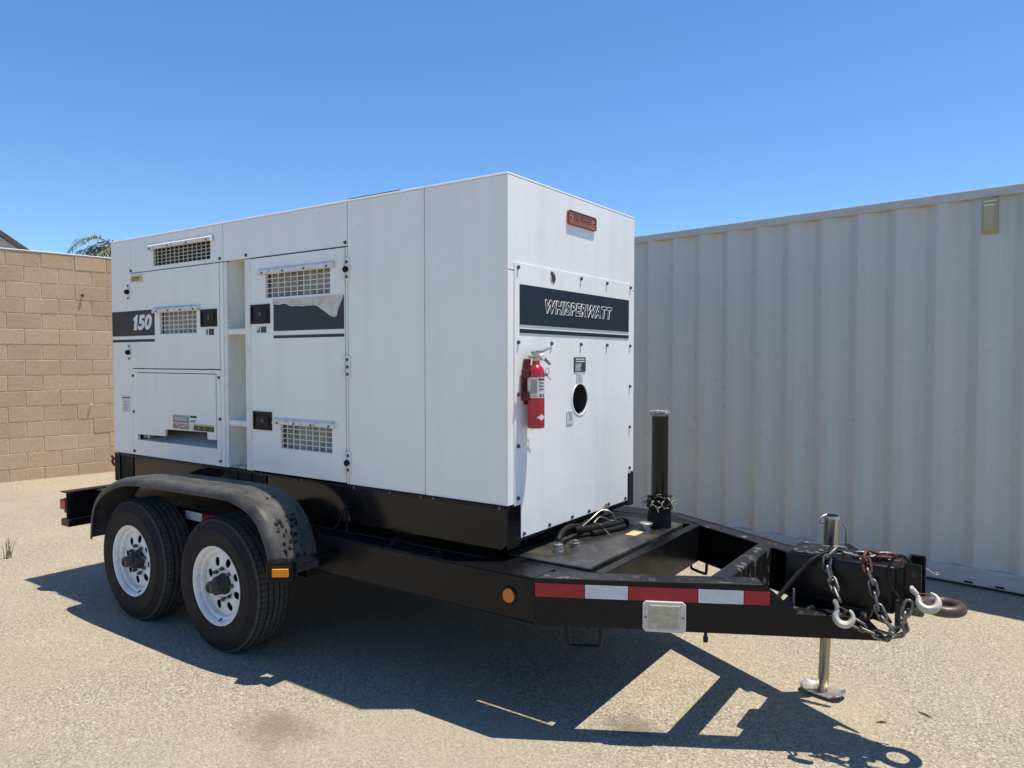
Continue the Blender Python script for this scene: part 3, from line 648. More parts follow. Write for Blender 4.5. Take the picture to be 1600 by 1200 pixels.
# brand plate
bm = bmesh.new(); pr = []
u0, u1, v0, v1, rr = 0.500, 0.785, 2.203, 2.272, 0.014
for cx, cz, a0 in ((u1 - rr, v1 - rr, 0), (u0 + rr, v1 - rr, 90), (u0 + rr, v0 + rr, 180), (u1 - rr, v0 + rr, 270)):
    for k in range(5): a = R(a0 + 22.5 * k); pr.append((cx + rr * math.cos(a), cz + rr * math.sin(a)))
prism(bm, pr, FRONT, -0.001, 0.0085)
sg = obj('name_plate', bm, 'brown_red', gen)
bm = bmesh.new(); inner = [((u - 0.6425) * 0.965 + 0.6425, (v - 2.2375) * 0.88 + 2.2375) for u, v in pr]; n = len(pr)
for i in range(n):
    j = (i + 1) % n
    q = [FRONT(*pr[i], 0.0086), FRONT(*pr[j], 0.0086), FRONT(*inner[j], 0.0086), FRONT(*inner[i], 0.0086)]; t_ = [FRONT(*pr[i], 0.0115), FRONT(*pr[j], 0.0115), FRONT(*inner[j], 0.0115), FRONT(*inner[i], 0.0115)]
    quadbox(bm, q + t_)
obj('plate_border', bm, 'sign_dark', sg)
textmesh('MQ POWER', 0.553, 0.735, 2.219, 2.256, FRONT, 'sign_dark', sg, 'raised_lettering', shear=0.1, bold=0.0, d=0.003, base=0.0085)
for y in (0.523, 0.762):
    bm = bmesh.new(); addlathe(bm, [(0.006, 0.0086), (0.006, 0.011)], 8, (0, y, 2.2375), 'X'); obj('plate_screw', bm, 'sign_dark', sg)
# labels (small print shown as bars)
def bars(u0, u1, v0, v1, n, mi, lv=1, rag=0.25, seed=1):
    r_ = random.Random(seed); out = []; h_ = (v1 - v0) / n
    for i in range(n): out.append((u0, u1 - (u1 - u0) * rag * r_.random(), v1 - h_ * (i + 0.75), v1 - h_ * (i + 0.25), mi, lv))
    return out
sheet('warning_label', DOOR, [(-3.092, -2.934, 2.050, 2.106, 0, 0), (-3.080, -2.945, 2.060, 2.096, 1, 1)] + bars(-3.074, -2.96, 2.064, 2.092, 3, 2, 2), ['label_white', 'label_yellow', 'label_dark'], dA)
sheet('latch_label', DOOR, [(-2.242, -2.147, 1.686, 1.729, 0, 0), (-2.200, -2.150, 1.689, 1.726, 1, 1), (-2.226, -2.212, 1.695, 1.722, 1, 1)], ['label_white', 'label_dark'], dA)
sheet('latch_label', DOOR, [(-1.744, -1.649, 1.690, 1.730, 0, 0), (-1.700, -1.652, 1.693, 1.727, 1, 1), (-1.733, -1.712, 1.694, 1.706, 1, 1), (-1.718, -1.710, 1.706, 1.724, 1, 1)], ['label_white', 'label_dark'], dB)
sheet('data_label', SIDE, [(-3.236, -3.128, 1.184, 1.300, 0, 0), (-3.234, -3.130, 1.277, 1.285, 1, 1)] + bars(-3.214, -3.15, 1.190, 1.262, 7, 2, 1, 0.4), ['label_white', 'label_dark', 'label_grey'], pA)
hv = sheet('voltage_label', DOOR, [(-2.607, -2.420, 1.100, 1.194, 0, 0), (-2.604, -2.424, 1.143, 1.190, 1, 1), (-2.598, -2.43, 1.147, 1.151, 3, 2), (-2.41, -2.345, 1.178, 1.192, 2, 1), (-2.41, -2.355, 1.15, 1.166, 4, 1)] + [(-2.414, -2.378, 1.100, 1.140, 0, 0), (-2.374, -2.163, 1.102, 1.142, 5, 0), (-2.374, -2.163, 1.133, 1.1425, 6, 1), (-2.322, -2.318, 1.103, 1.133, 6, 1), (-2.262, -2.258, 1.103, 1.133, 6, 1)], ['label_white', 'label_grey', 'label_dark', 'label_red', 'label_grey', 'label_dark', 'label_yellow'], aD)
textmesh('HIGH VOLTAGE', -2.602, -2.426, 1.104, 1.138, DOOR, 'label_red', aD, 'voltage_lettering', bold=0.02, base=0.0014)
textmesh('WARNING', -2.585, -2.455, 1.156, 1.178, DOOR, 'label_white', aD, 'warning_lettering', bold=0.03, base=0.0026, shear=0.15)
fl = lambda u, v, d: (0.0052 + d, u, v)
sheet('instruction_label', fl, [(0.565, 0.683, 1.480, 1.553, 0, 1)] + bars(0.58, 0.672, 1.526, 1.549, 2, 1, 2, 0.15, 4) + bars(0.575, 0.672, 1.484, 1.522, 6, 1, 2, 0.5, 5), ['label_dark', 'label_white'], fc)
sheet('arrow_label', fl, [(0.592, 0.655, 1.424, 1.470, 0, 1)] + bars(0.60, 0.65, 1.428, 1.468, 4, 1, 2, 0.5, 6), ['label_white', 'label_grey'], fc)
sheet('barcode_label', fl, [(0.497, 0.560, 1.225, 1.288, 0, 1)] + [(0.515 + 0.006 * k, 0.518 + 0.006 * k, 1.24, 1.265, 1, 2) for k in range(6)] + bars(0.51, 0.55, 1.268, 1.286, 3, 1, 2, 0.4, 8), ['label_white', 'label_grey'], fc)

# ------------------------------------------------------------------ trailer
ZT, ZR = 0.657, 0.463                       # top and bottom of the frame rails
CY = W / 2
tr = empty('trailer', (-1.3, CY, 0), 'black twin-axle steel trailer carrying the white generator', 'trailer')
def channel(bm, a, b_, z0, z1, inward, th=0.008, fl=0.07, b0=0.0):
    """C-channel standing from a to b (xy), web on the outer line, flanges towards inward"""
    a = Vector((*a, 0)); b_ = Vector((*b_, 0)); n = Vector((*inward, 0)).normalized()
    def bx(d0, d1, za, zb):
        quadbox(bm, [a + n * d0 + Vector((0, 0, za)), b_ + n * d0 + Vector((0, 0, za)), b_ + n * d1 + Vector((0, 0, za)), a + n * d1 + Vector((0, 0, za)), a + n * d0 + Vector((0, 0, zb)), b_ + n * d0 + Vector((0, 0, zb)), b_ + n * d1 + Vector((0, 0, zb)), a + n * d1 + Vector((0, 0, zb))])
    bx(0, fl, z1 - th, z1); bx(0, fl, z0, z0 + th); bx(0.0, th, z0 + th, z1 - th)
YN, YF = -0.137, W + 0.137
for y, s in ((YN, 1), (YF, -1)):
    bm = bmesh.new(); channel(bm, (-3.36, y), (0.231, y), ZR, ZT, (0, s), fl=0.16); bevel_sharp(bm, 0.0025)
    obj('side_rail', bm, 'frame', tr)
D_ = Vector((0.8713, 0.4907, 0))
def tongue(s):
    """s=1 near rail, -1 far rail: outline in (distance along, z), as a plate plus top and bottom flanges"""
    o0 = Vector((0.231, YN if s == 1 else YF, 0)); d = Vector((D_.x, D_.y * s, 0)); n = Vector((-D_.y * 1, D_.x * s, 0)) if s == 1 else Vector((-D_.y, -D_.x, 0))
    fn = lambda u, v, w_: tuple(o0 + d * u + n * w_ + Vector((0, 0, v)))
    bm = bmesh.new()
    prism(bm, [(0, ZR), (1.345, 0.447), (1.366, 0.462), (1.350, 0.480), (1.295, 0.538), (1.030, 0.546), (0.900, ZT), (0, ZT)], fn, 0, 0.009)
    prism(bm, [(0.0, ZT - 0.002), (0.90, ZT - 0.002), (0.895, ZT - 0.010), (0.0, ZT - 0.010)], fn, 0.0092, 0.100, 1)
    prism(bm, [(0.02, ZR + 0.008), (1.28, 0.457), (1.28, 0.448), (0.02, ZR)], fn, 0.0092, 0.100)
    prism(bm, [(1.032, 0.5455), (1.29, 0.5375), (1.29, 0.530), (1.032, 0.538)], fn, 0.0092, 0.075, 1)
    prism(bm, [(0.9, ZT - 0.0005), (1.030, 0.5457), (1.025, 0.538), (0.893, ZT - 0.008)], fn, 0.0094, 0.075)
    bevel_sharp(bm, 0.0025)
    return obj('tongue_rail', bm, ['frame', 'worn'], tr), fn
tn, FN = tongue(1); tf, FF = tongue(-1)
# gusset where the side rail meets the tongue, deck plates on both sides of the tank
bm = bmesh.new()
quadbox(bm, [(-0.10, YN + 0.161, ZT - 0.010), (0.05, YN + 0.161, ZT - 0.010), (0.05, 0.088, ZT - 0.010), (-0.10, 0.088, ZT - 0.010), (-0.10, YN + 0.161, ZT - 0.002), (0.05, YN + 0.161, ZT - 0.002), (0.05, 0.088, ZT - 0.002), (-0.10, 0.088, ZT - 0.002)])
prism(bm, [(0.232, YN + 0.010), (0.335, 0.0335), (0.42, 0.079), (0.42, 0.088), (0.051, 0.088), (0.051, YN + 0.161), (0.232, YN + 0.161)], lambda u, v, d: (u, v, d), ZT - 0.016, ZT - 0.0085)
obj('deck_plate', bm, 'frame', tr)
bm = bmesh.new(); addbox(bm, -3.25, -0.09, 0.024, W - 0.024, 0.60, 0.655, 0.003); obj('deck_plate', bm, 'frame', tr)
bm = bmesh.new(); prism(bm, [(-0.085, 1.165), (0.41, 1.165), (0.43, 1.19), (0.234, 1.30), (-0.085, 1.30)], lambda u, v, d: (u, v, d), ZT - 0.010, ZT - 0.002); obj('deck_plate', bm, 'frame', tr)
# fuel tank between the rails; a slit stays open around it
bm = bmesh.new(); addbox(bm, -0.07, 0.352, 0.103, 1.145, 0.40, ZT + 0.002, 0.006, 2); tank = obj('fuel_tank', bm, 'tank', tr)
bm = bmesh.new(); addbox(bm, -0.07, 0.358, 0.0965, 0.1005, 0.62, 0.64); addbox(bm, 0.353, 0.392, 0.11, 1.15, 0.44, 0.60); obj('tank_strap', bm, 'frame', tr)
bm = bmesh.new(); addbox(bm, 0.386, 0.434, 0.076, 1.187, ZR, ZT - 0.001, 0.003); obj('cross_member', bm, 'frame', tr)
bm = bmesh.new(); addbox(bm, 0.806, 0.882, 0.285, 0.985, 0.475, ZT + 0.004, 0.012, 3); obj('cross_member', bm, 'worn', tr)
for x in (-0.75, -1.75, -2.75):
    bm = bmesh.new(); addbox(bm, x - 0.04, x + 0.04, 0.025, W - 0.025, 0.47, 0.598, 0.003); obj('cross_member', bm, 'frame', tr)
# rear beam: channel open to the back, with tail lights
bm = bmesh.new(); XR = -3.365
addbox(bm, XR, XR + 0.008, -0.315, W + 0.315, 0.478, 0.652, 0.001); addbox(bm, XR - 0.075, XR + 0.008, -0.315, W + 0.315, 0.6525, 0.661, 0.001); addbox(bm, XR - 0.075, XR + 0.03, -0.315, W + 0.315, 0.430, 0.477, 0.002)
obj('rear_beam', bm, 'frame', tr)
for y in (-0.24, W + 0.24):
    bm = bmesh.new(); addbox(bm, XR - 0.055, XR - 0.001, y - 0.065, y + 0.065, 0.515, 0.615, 0.004); th_ = obj('tail_light_housing', bm, 'plastic', tr)
    bm = bmesh.new(); addbox(bm, XR - 0.105, XR - 0.0555, y - 0.070, y + 0.070, 0.535, 0.605, 0.006, 2); addbox(bm, XR - 0.085, XR - 0.02, y - 0.074, y - 0.0655, 0.54, 0.60, 0.003); obj('tail_light_lens', bm, 'red_lens', th_)
# axles, springs, hangers
AX = (-1.620, -2.465); RT = 0.362
for x in AX:
    bm = bmesh.new(); addtube(bm, [(x, -0.16, 0.35), (x, W + 0.16, 0.35)], 0.045, 12); obj('axle', bm, 'frame', tr, smooth=True)
    for y in (-0.06, W + 0.06):
        bm = bmesh.new(); addtube(bm, smooth_path([(x - 0.36, y, 0.46), (x - 0.18, y, 0.415), (x, y, 0.40), (x + 0.18, y, 0.415), (x + 0.36, y, 0.46)], 4), 0.03, 8, flat=(0.55, 1)); addbox(bm, x + 0.33, x + 0.40, y - 0.035, y + 0.035, 0.40, 0.462); obj('leaf_spring', bm, 'frame', tr)
# wheels: tyre with ribs and shoulder lugs, dished steel rim with eight oval holes, hub
def tyre_mesh():
    bm = bmesh.new(); seg = 288
    # profile from outer bead over sidewall, tread, inner sidewall: (radius, y) with y=0 the outer sidewall bulge
    pf = [(0.196, 0.018), (0.208, 0.010), (0.222, 0.006), (0.224, 0.0045), (0.232, 0.0045), (0.234, 0.0055), (0.262, 0.0005), (0.286, 0.0012), (0.288, 0.0000), (0.296, 0.0006), (0.298, 0.0035), (0.322, 0.010), (0.338, 0.0175), (0.340, 0.0175), (0.350, 0.026), (0.3565, 0.034)]
    for (a, c) in ((0.037, 0.066), (0.073, 0.099), (0.106, 0.132), (0.139, 0.165), (0.172, 0.187)):
        top = 0.3585 + 0.0022 * math.sin(math.pi * (a + c) / 2 / 0.224); pf += [(top - 0.0006, a), (top, (a + c) / 2), (top - 0.0006, c), (0.3475, c + 0.0008), (0.3475, c + 0.0062)]
    pf = pf[:-2] + [(0.3565, 0.190), (0.345, 0.203), (0.322, 0.214), (0.29, 0.221), (0.262, 0.224), (0.222, 0.217), (0.196, 0.205)]
    rings = addlathe(bm, pf, seg, (0, 0, 0), 'Y')
    bmesh.ops.delete(bm, geom=[f for f in bm.faces if len(f.verts) > 4], context='FACES')
    for i, (r_, y) in enumerate(pf):
        for k in range(seg):
            v_ = rings[i][k]; rad = math.hypot(v_.co.x, v_.co.z); cut = 0.0
            if r_ > 0.353:
                if y < 0.068: cut = 0.005 if k % 4 == 0 else 0.0
                elif y > 0.137: cut = 0.005 if (k + 2) % 4 == 0 else 0.0
                else: cut = 0.0025 if (k + int(y * 60)) % 6 == 0 else 0.0
            elif 0.337 < r_ < 0.353 and y < 0.03: cut = 0.003 if k % 4 == 0 else 0.0
            f = (rad - cut) / rad; v_.co.x *= f; v_.co.z *= f
            if v_.co.z < -0.352: v_.co.z = -0.352 + (v_.co.z + 0.352) * 0.1
    bmesh.ops.recalc_face_normals(bm, faces=bm.faces)
    for f in bm.faces:
        rs = [math.hypot(v_.co.x, v_.co.z) for v_ in f.verts]; r_ = sum(rs) / 4; yc = f.calc_center_median().y
        f.material_index = 1 if (min(rs) > 0.3525 or (0.339 < r_ and yc < 0.03 and min(rs) > 0.336)) else 0
        f.smooth = r_ < 0.335
    for e in bm.edges:
        if len(e.link_faces) == 2 and e.calc_face_angle(0) > R(30): e.smooth = False
    me = bpy.data.meshes.new('tyre'); bm.to_mesh(me); bm.free(); me.materials.append(M['tyre']); me.materials.append(M['tread']); return me
def rim_mesh():
    bm = bmesh.new(); seg = 64
    # barrel and flange
    addlathe(bm, [(0.198, 0.022), (0.2085, 0.014), (0.2095, 0.008), (0.204, 0.007), (0.196, 0.012), (0.190, 0.020), (0.186, 0.036), (0.172, 0.040), (0.165, 0.052), (0.163, 0.060), (0.1555, 0.0600)], seg, (0, 0, 0), 'Y')
    bmesh.ops.delete(bm, geom=[f for f in bm.faces if len(f.verts) > 4], context='FACES')
    # disc with holes: polar cells around each oval hole
    nh = 8
    def yy(r): return 0.0600 - 0.008 * math.exp(-((r - 0.105) / 0.035) ** 2) + (0.012 if r < 0.075 else 0)
    r0, r1, rc, ra, rb = 0.060, 0.1555, 0.1235, 0.0255, 0.0205
    for h_ in range(nh):
        a0 = 2 * math.pi * (h_ - 0.5) / nh; a1 = 2 * math.pi * (h_ + 0.5) / nh; am = (a0 + a1) / 2
        n = 24; outer = []
        pts = []
        for k in range(6): pts.append((a0 + (a1 - a0) * k / 6, r1))
        for k in range(6): pts.append((a1, r1 + (0.086 - r1) * k / 6))
        for k in range(6): pts.append((a1 + (a0 - a1) * k / 6, 0.086))
        for k in range(6): pts.append((a0, 0.086 + (r1 - 0.086) * k / 6))
        ov = [bm.verts.new((r_ * math.cos(a), yy(r_), r_ * math.sin(a))) for a, r_ in pts]
        # matching hole ring, parametrised by direction
        iv = []; lv = []
        cx, cz = rc * math.cos(am), rc * math.sin(am); er = Vector((math.cos(am), 0, math.sin(am))); et = Vector((-math.sin(am), 0, math.cos(am)))
        for v_ in ov:
            d = Vector((v_.co.x - cx, 0, v_.co.z - cz)); t_ = math.atan2(d.dot(et) / rb, d.dot(er) / ra)
            p = Vector((cx, 0, cz)) + er * ra * math.cos(t_) + et * rb * math.sin(t_); r_ = math.hypot(p.x, p.z)
            iv.append(bm.verts.new((p.x, yy(r_), p.z))); lv.append(bm.verts.new((p.x, yy(r_) + 0.004, p.z)))
        for k in range(n):
            j = (k + 1) % n
            bm.faces.new((ov[k], ov[j], iv[j], iv[k])); bm.faces.new((iv[k], iv[j], lv[j], lv[k]))
    addlathe(bm, [(0.0862, yy(0.086)), (0.075, 0.0620), (0.050, 0.0620)], 48, (0, 0, 0), 'Y')
    bmesh.ops.delete(bm, geom=[f for f in bm.faces if len(f.verts) > 4], context='FACES')
    bmesh.ops.remove_doubles(bm, verts=bm.verts, dist=0.0004)
    for f in bm.faces: f.smooth = True
    bmesh.ops.recalc_face_normals(bm, faces=bm.faces)
    for e in bm.edges:
        if len(e.link_faces) == 2 and e.calc_face_angle(0) > R(35): e.smooth = False
    me = bpy.data.meshes.new('wheel'); bm.to_mesh(me); bm.free(); me.materials.append(M['rim']); return me
def small_mesh(name, build, m, ang=40):
    bm = bmesh.new(); build(bm); bmesh.ops.recalc_face_normals(bm, faces=bm.faces)
    for f in bm.faces: f.smooth = True
    for e in bm.edges:
        if len(e.link_faces) == 2 and e.calc_face_angle(0) > R(ang): e.smooth = False
    me = bpy.data.meshes.new(name); bm.to_mesh(me); bm.free(); me.materials.append(M[m]); return me
TY, RM = tyre_mesh(), rim_mesh()
BK = small_mesh('brake_drum', lambda b: addlathe(b, [(0.03, 0.118), (0.150, 0.118), (0.152, 0.190), (0.03, 0.190)], 32, (0, 0, 0), 'Y'), 'rubber_black')
HB = small_mesh('hub', lambda b: addlathe(b, [(0.056, 0.066), (0.056, 0.050), (0.050, 0.042), (0.046, 0.014), (0.041, 0.006), (0.030, 0.004)], 20, (0, 0, 0), 'Y'), 'hub')
HC = small_mesh('grease_cap', lambda b: addlathe(b, [(0.031, 0.008), (0.033, -0.024), (0.029, -0.034), (0.021, -0.035), (0.019, -0.026), (0.004, -0.026)], 20, (0, 0, 0), 'Y'), 'hubcap')
LN = small_mesh('lug_nut', lambda b: addlathe(b, [(0.0115, 0.062), (0.0105, 0.042), (0.0075, 0.038), (0.006, 0.032)], 6, (0, 0, 0), 'Y'), 'bolt')
VS = small_mesh('valve_stem', lambda b: addtube(b, [(0.06, 0.05, -0.165), (0.072, 0.02, -0.178)], 0.005, 6), 'rubber_black')
TO = ORG[tr.name]
def wheel(x, y, side, ph):
    c = Vector((x, y, 0.353)) - TO
    o = link('wheel', RM, tr, c, (0, ph, math.pi if side < 0 else 0))
    for nm, me in (('tyre', TY), ('hub', HB), ('grease_cap', HC), ('brake_drum', BK), ('valve_stem', VS)):
        q = link(nm, me, o)
        if nm == 'tyre': q.rotation_euler = (0, -ph, 0)
    for k in range(8):
        a = 2 * math.pi * (k + 0.5) / 8; link('lug_nut', LN, o, (0.0815 * math.cos(a), 0, 0.0815 * math.sin(a)))
for x, ph in zip(AX, (0.35, 0.12)):
    wheel(x, -0.370, 1, ph); wheel(x, W + 0.370, -1, ph)
# fenders
def fender(s):
    ctrl = [(-2.905, 0.437), (-2.893, 0.54), (-2.860, 0.645), (-2.800, 0.715), (-2.707, 0.775), (-2.60, 0.818), (-2.50, 0.845), (-2.35, 0.863), (-2.15, 0.868), (-1.80, 0.873), (-1.506, 0.876), (-1.39, 0.864), (-1.295, 0.837), (-1.225, 0.800), (-1.165, 0.742), (-1.115, 0.655), (-1.085, 0.570), (-1.070, 0.494)]
    pts = smooth_path([(a, 0, c) for a, c in ctrl], 4); n = len(pts); bm = bmesh.new(); sec = [(-0.135, 0.004), (-0.20, 0.001), (-0.350, 0.0), (-0.370, 0.003), (-0.385, 0.011), (-0.394, 0.023), (-0.398, 0.036), (-0.398, 0.050)]
    rings = []
    for i in range(n):
        t_ = (pts[min(i + 1, n - 1)] - pts[max(i - 1, 0)]).normalized(); nr = Vector((t_.z, 0, -t_.x))
        if nr.z > 0 and abs(t_.x) > 0.3: nr = -nr
        ctr = Vector((-1.99, 0, 0.30)); 
        if nr.dot(ctr - pts[i]) < 0: nr = -nr
        ring = []
        for (y, d) in sec:
            p = pts[i] + nr * d; ring.append(bm.verts.new((p.x, y if s > 0 else W - y, p.z)))
        rings.append(ring)
    for i in range(n - 1):
        for k in range(len(sec) - 1): bm.faces.new((rings[i][k], rings[i + 1][k], rings[i + 1][k + 1], rings[i][k + 1]))
    bmesh.ops.recalc_face_normals(bm, faces=bm.faces)
    bmesh.ops.solidify(bm, geom=list(bm.faces), thickness=0.005)
    return obj('fender', bm, 'fender', tr, smooth=True, ang=40)
fenN = fender(1); fenF = fender(-1)
# chipped paint on the front of the near fender
bm = bmesh.new(); rnd = random.Random(5)
for i in range(62):
    t_ = rnd.random(); seg = [(-1.30, 0.842), (-1.165, 0.748), (-1.115, 0.66), (-1.078, 0.545)]
    f = t_ * 3; k = min(2, int(f)); f -= k
    x = seg[k][0] + (seg[k + 1][0] - seg[k][0]) * f; z = seg[k][1] + (seg[k + 1][1] - seg[k][1]) * f
    tx = Vector((seg[k + 1][0] - seg[k][0], 0, seg[k + 1][1] - seg[k][1])).normalized(); nn = Vector((-tx.z, 0, tx.x)); nn = nn if nn.x > 0 else -nn
    y = rnd.uniform(-0.34, -0.21) if t_ > 0.3 else rnd.uniform(-0.30, -0.2); s1 = rnd.uniform(0.005, 0.014); s2 = rnd.uniform(0.004, 0.013)
    c = Vector((x, y, z)) + nn * 0.0008; yv = Vector((0, 1, 0))
    q = [bm.verts.new(c + tx * s1 * math.cos(a) * rnd.uniform(.7, 1.1) + yv * s2 * math.sin(a) * rnd.uniform(.7, 1.1) + nn * 0.0012) for a in [j * math.pi / 3 for j in range(6)]]
    bm.faces.new(q)
o = obj('paint_chips', bm, 'rubber_black', fenN); o['kind'] = 'stuff'
# marker lamp on a bracket at the front of each fender
for s_ in (1, -1):
    rz = R(38); cx, cy, cz = -1.030, -0.405, 0.535
    def F_(u, v, d):                              # u across the lamp face, d out of it
        x = cx + u * math.cos(rz) + d * math.sin(rz); y = cy + u * math.sin(rz) - d * math.cos(rz)
        return (x, y if s_ > 0 else W - y, cz + v)
    bm = bmesh.new(); prism(bm, [(-0.068, -0.048), (0.058, -0.048), (0.058, 0.046), (-0.068, 0.046)], F_, -0.075, 0.0); bevel_sharp(bm, 0.003)
    y0, y1 = (-0.40, -0.138) if s_ > 0 else (W + 0.138, W + 0.40)
    addbox(bm, -1.00, -0.915, y0 + 0.03, y1, 0.583, 0.592, 0.002)
    lamp = obj('marker_bracket', bm, 'frame', tr)
    bm = bmesh.new(); prism(bm, [(-0.048, -0.032), (0.050, -0.032), (0.050, 0.030), (-0.048, 0.030)], F_, 0.0005, 0.007); bevel_sharp(bm, 0.003); obj('lamp_bezel', bm, 'rubber_black', lamp)
    bm = bmesh.new(); prism(bm, [(-0.038, -0.021), (0.040, -0.021), (0.040, 0.019), (-0.038, 0.019)], F_, 0.0075, 0.017); bevel_sharp(bm, 0.004, 2); obj('amber_lens', bm, 'amber', lamp)
bm = bmesh.new(); addlathe(bm, [(0.038, YN - 0.0005), (0.038, YN - 0.005), (0.031, YN - 0.007)], 24, (0.105, 0, 0.563), 'Y'); rf = obj('side_reflector', bm, 'rubber_black', tr, smooth=True)
bm = bmesh.new(); addlathe(bm, [(0.030, YN - 0.0065), (0.028, YN - 0.011), (0.012, YN - 0.012)], 24, (0.105, 0, 0.563), 'Y'); obj('amber_disc', bm, 'amber_flat', rf, smooth=True)
# reflective tape on the near tongue rail and side rail
tp = [(-0.002, 0.199, 'red_tape'), (0.1992, 0.373, 'white_tape'), (0.3732, 0.647, 'red_tape'), (0.6472, 0.825, 'white_tape'), (0.8252, 0.926, 'red_tape')]
for a, c, m_ in tp:
    bm = bmesh.new(); f = lambda u: 0.636 - 0.008 * u / 0.9
    prism(bm, [(a + 0.003, f(a) - 0.054), (c, f(c) - 0.054), (c, f(c)), (a + 0.003, f(a))], FN, -0.0018, 0.0005); obj('reflective_tape', bm, m_, tn)
for a, c, m_ in ((-2.42, -2.26, 'red_tape'), (-2.2598, -2.09, 'white_tape'), (-2.0898, -1.93, 'red_tape')):
    bm = bmesh.new(); addbox(bm, a, c, YN - 0.0018, YN + 0.0005, 0.590, 0.640); obj('reflective_tape', bm, m_, tr)
# document case
bm = bmesh.new(); prism(bm, [(0.443, 0.457), (0.589, 0.453), (0.601, 0.465), (0.601, 0.566), (0.589, 0.578), (0.443, 0.580), (0.431, 0.568), (0.431, 0.469)], FN, -0.012, -0.0003); bevel_sharp(bm, 0.003, 2); dc = obj('document_case', bm, 'doc', tn)
bm = bmesh.new(); prism(bm, [(0.455, 0.471), (0.577, 0.468), (0.577, 0.564), (0.455, 0.566)], FN, -0.017, -0.011); bevel_sharp(bm, 0.004, 2); obj('document_window', bm, 'doc_in', dc)
for u in (0.443, 0.590):
    bm = bmesh.new(); prism(bm, [(u + 0.004 * math.cos(k * math.pi / 4), 0.516 + 0.004 * math.sin(k * math.pi / 4)) for k in range(8)], FN, -0.0155, -0.0115); obj('case_screw', bm, 'bolt', dc)
# tie-down loops under the rails, stub
for fn in (FN, FF):
    tube('tie_down_loop', smooth_path([fn(0.125, 0.464, 0.03), fn(0.130, 0.42, 0.03), fn(0.138, 0.382, 0.03), fn(0.155, 0.373, 0.03), fn(0.245, 0.373, 0.03), fn(0.262, 0.382, 0.03), fn(0.266, 0.42, 0.03), fn(0.270, 0.462, 0.03)], 4), 0.008, 'frame', tr, 8)
tube('grease_stub', [FN(0.683, 0.458, 0.02), FN(0.683, 0.44, 0.02), FN(0.683, 0.43, 0.02), FN(0.683, 0.412, 0.02)], [0.007, 0.007, 0.011, 0.010], 'frame', tr, 8)
# coupler box, gusset plate, channel and towing ring
bm = bmesh.new(); addbox(bm, 1.040, 1.452, 0.530, 0.733, 0.555, 0.742, 0.014, 3); cb = obj('coupler_box', bm, 'frame', tr, smooth=True)
bm = bmesh.new(); prism(bm, [(1.03, 0.385), (1.36, 0.56), (1.36, 0.70), (1.03, 0.885)], lambda u, v, d: (u, v, d), 0.515, 0.529); obj('gusset_plate', bm, 'worn', tr)
bm = bmesh.new(); addbox(bm, 1.43, 1.478, 0.545, 0.718, 0.565, 0.738, 0.004); addbox(bm, 1.478, 1.538, 0.548, 0.560, 0.585, 0.760, 0.006, 2); addbox(bm, 1.478, 1.538, 0.703, 0.715, 0.585, 0.760, 0.006, 2); addbox(bm, 1.4785, 1.488, 0.5605, 0.7025, 0.585, 0.758)
ch = obj('hitch_channel', bm, 'frame', tr)
for z in (0.720, 0.665, 0.61):
    bm = bmesh.new(); addlathe(bm, [(0.011, 0.5475), (0.011, 0.5465)], 14, (1.513, 0, z), 'Y'); obj('bolt_hole', bm, 'interior', ch)
bm = bmesh.new(); addtube(bm, [(1.602 + 0.062 * math.cos(a), CY + 0.062 * math.sin(a), 0.590) for a in [k * math.pi / 20 for k in range(40)]], 0.0215, 14, True)
addbox(bm, 1.475, 1.552, CY - 0.035, CY + 0.035, 0.566, 0.612, 0.010, 2)
obj('towing_ring', bm, 'lunette', ch, smooth=True)
bm = bmesh.new(); addlathe(bm, [(0.017, 0.560), (0.017, 0.538), (0.009, 0.534)], 6, (1.517, 0, 0.582), 'Y'); addbox(bm, 1.47, 1.545, 0.562, 0.70, 0.555, 0.584, 0.004); obj('hitch_bolt', bm, 'bolt', ch)
for (x, y) in ((1.075, 0.56), (1.085, 0.70), (1.16, 0.555), (1.165, 0.60)):
    bm = bmesh.new(); addlathe(bm, [(0.012, 0.742), (0.012, 0.752), (0.006, 0.756)], 6, (x, y, 0)); obj('box_bolt', bm, 'bolt', cb)
bm = bmesh.new(); addbox(bm, 1.06, 1.18, 0.545, 0.715, 0.7425, 0.749, 0.002); obj('box_lid', bm, 'worn', cb)
bm = bmesh.new(); addtube(bm, [(1.09, 0.475, 0.61), (1.09, 0.475, 0.535), (1.115, 0.47, 0.532)], 0.005, 8); addlathe(bm, [(0.016, 0.529), (0.016, 0.543), (0.008, 0.546)], 6, (1.155, 0.49, 0)); obj('plate_pin', bm, 'steel', tr)
for (x, y) in ((1.28, 0.545), (1.34, 0.56)):
    bm = bmesh.new(); addlathe(bm, [(0.012, 0.529), (0.012, 0.545), (0.006, 0.549)], 6, (x, y - 0.03, 0)); obj('plate_bolt', bm, 'steel', tr)
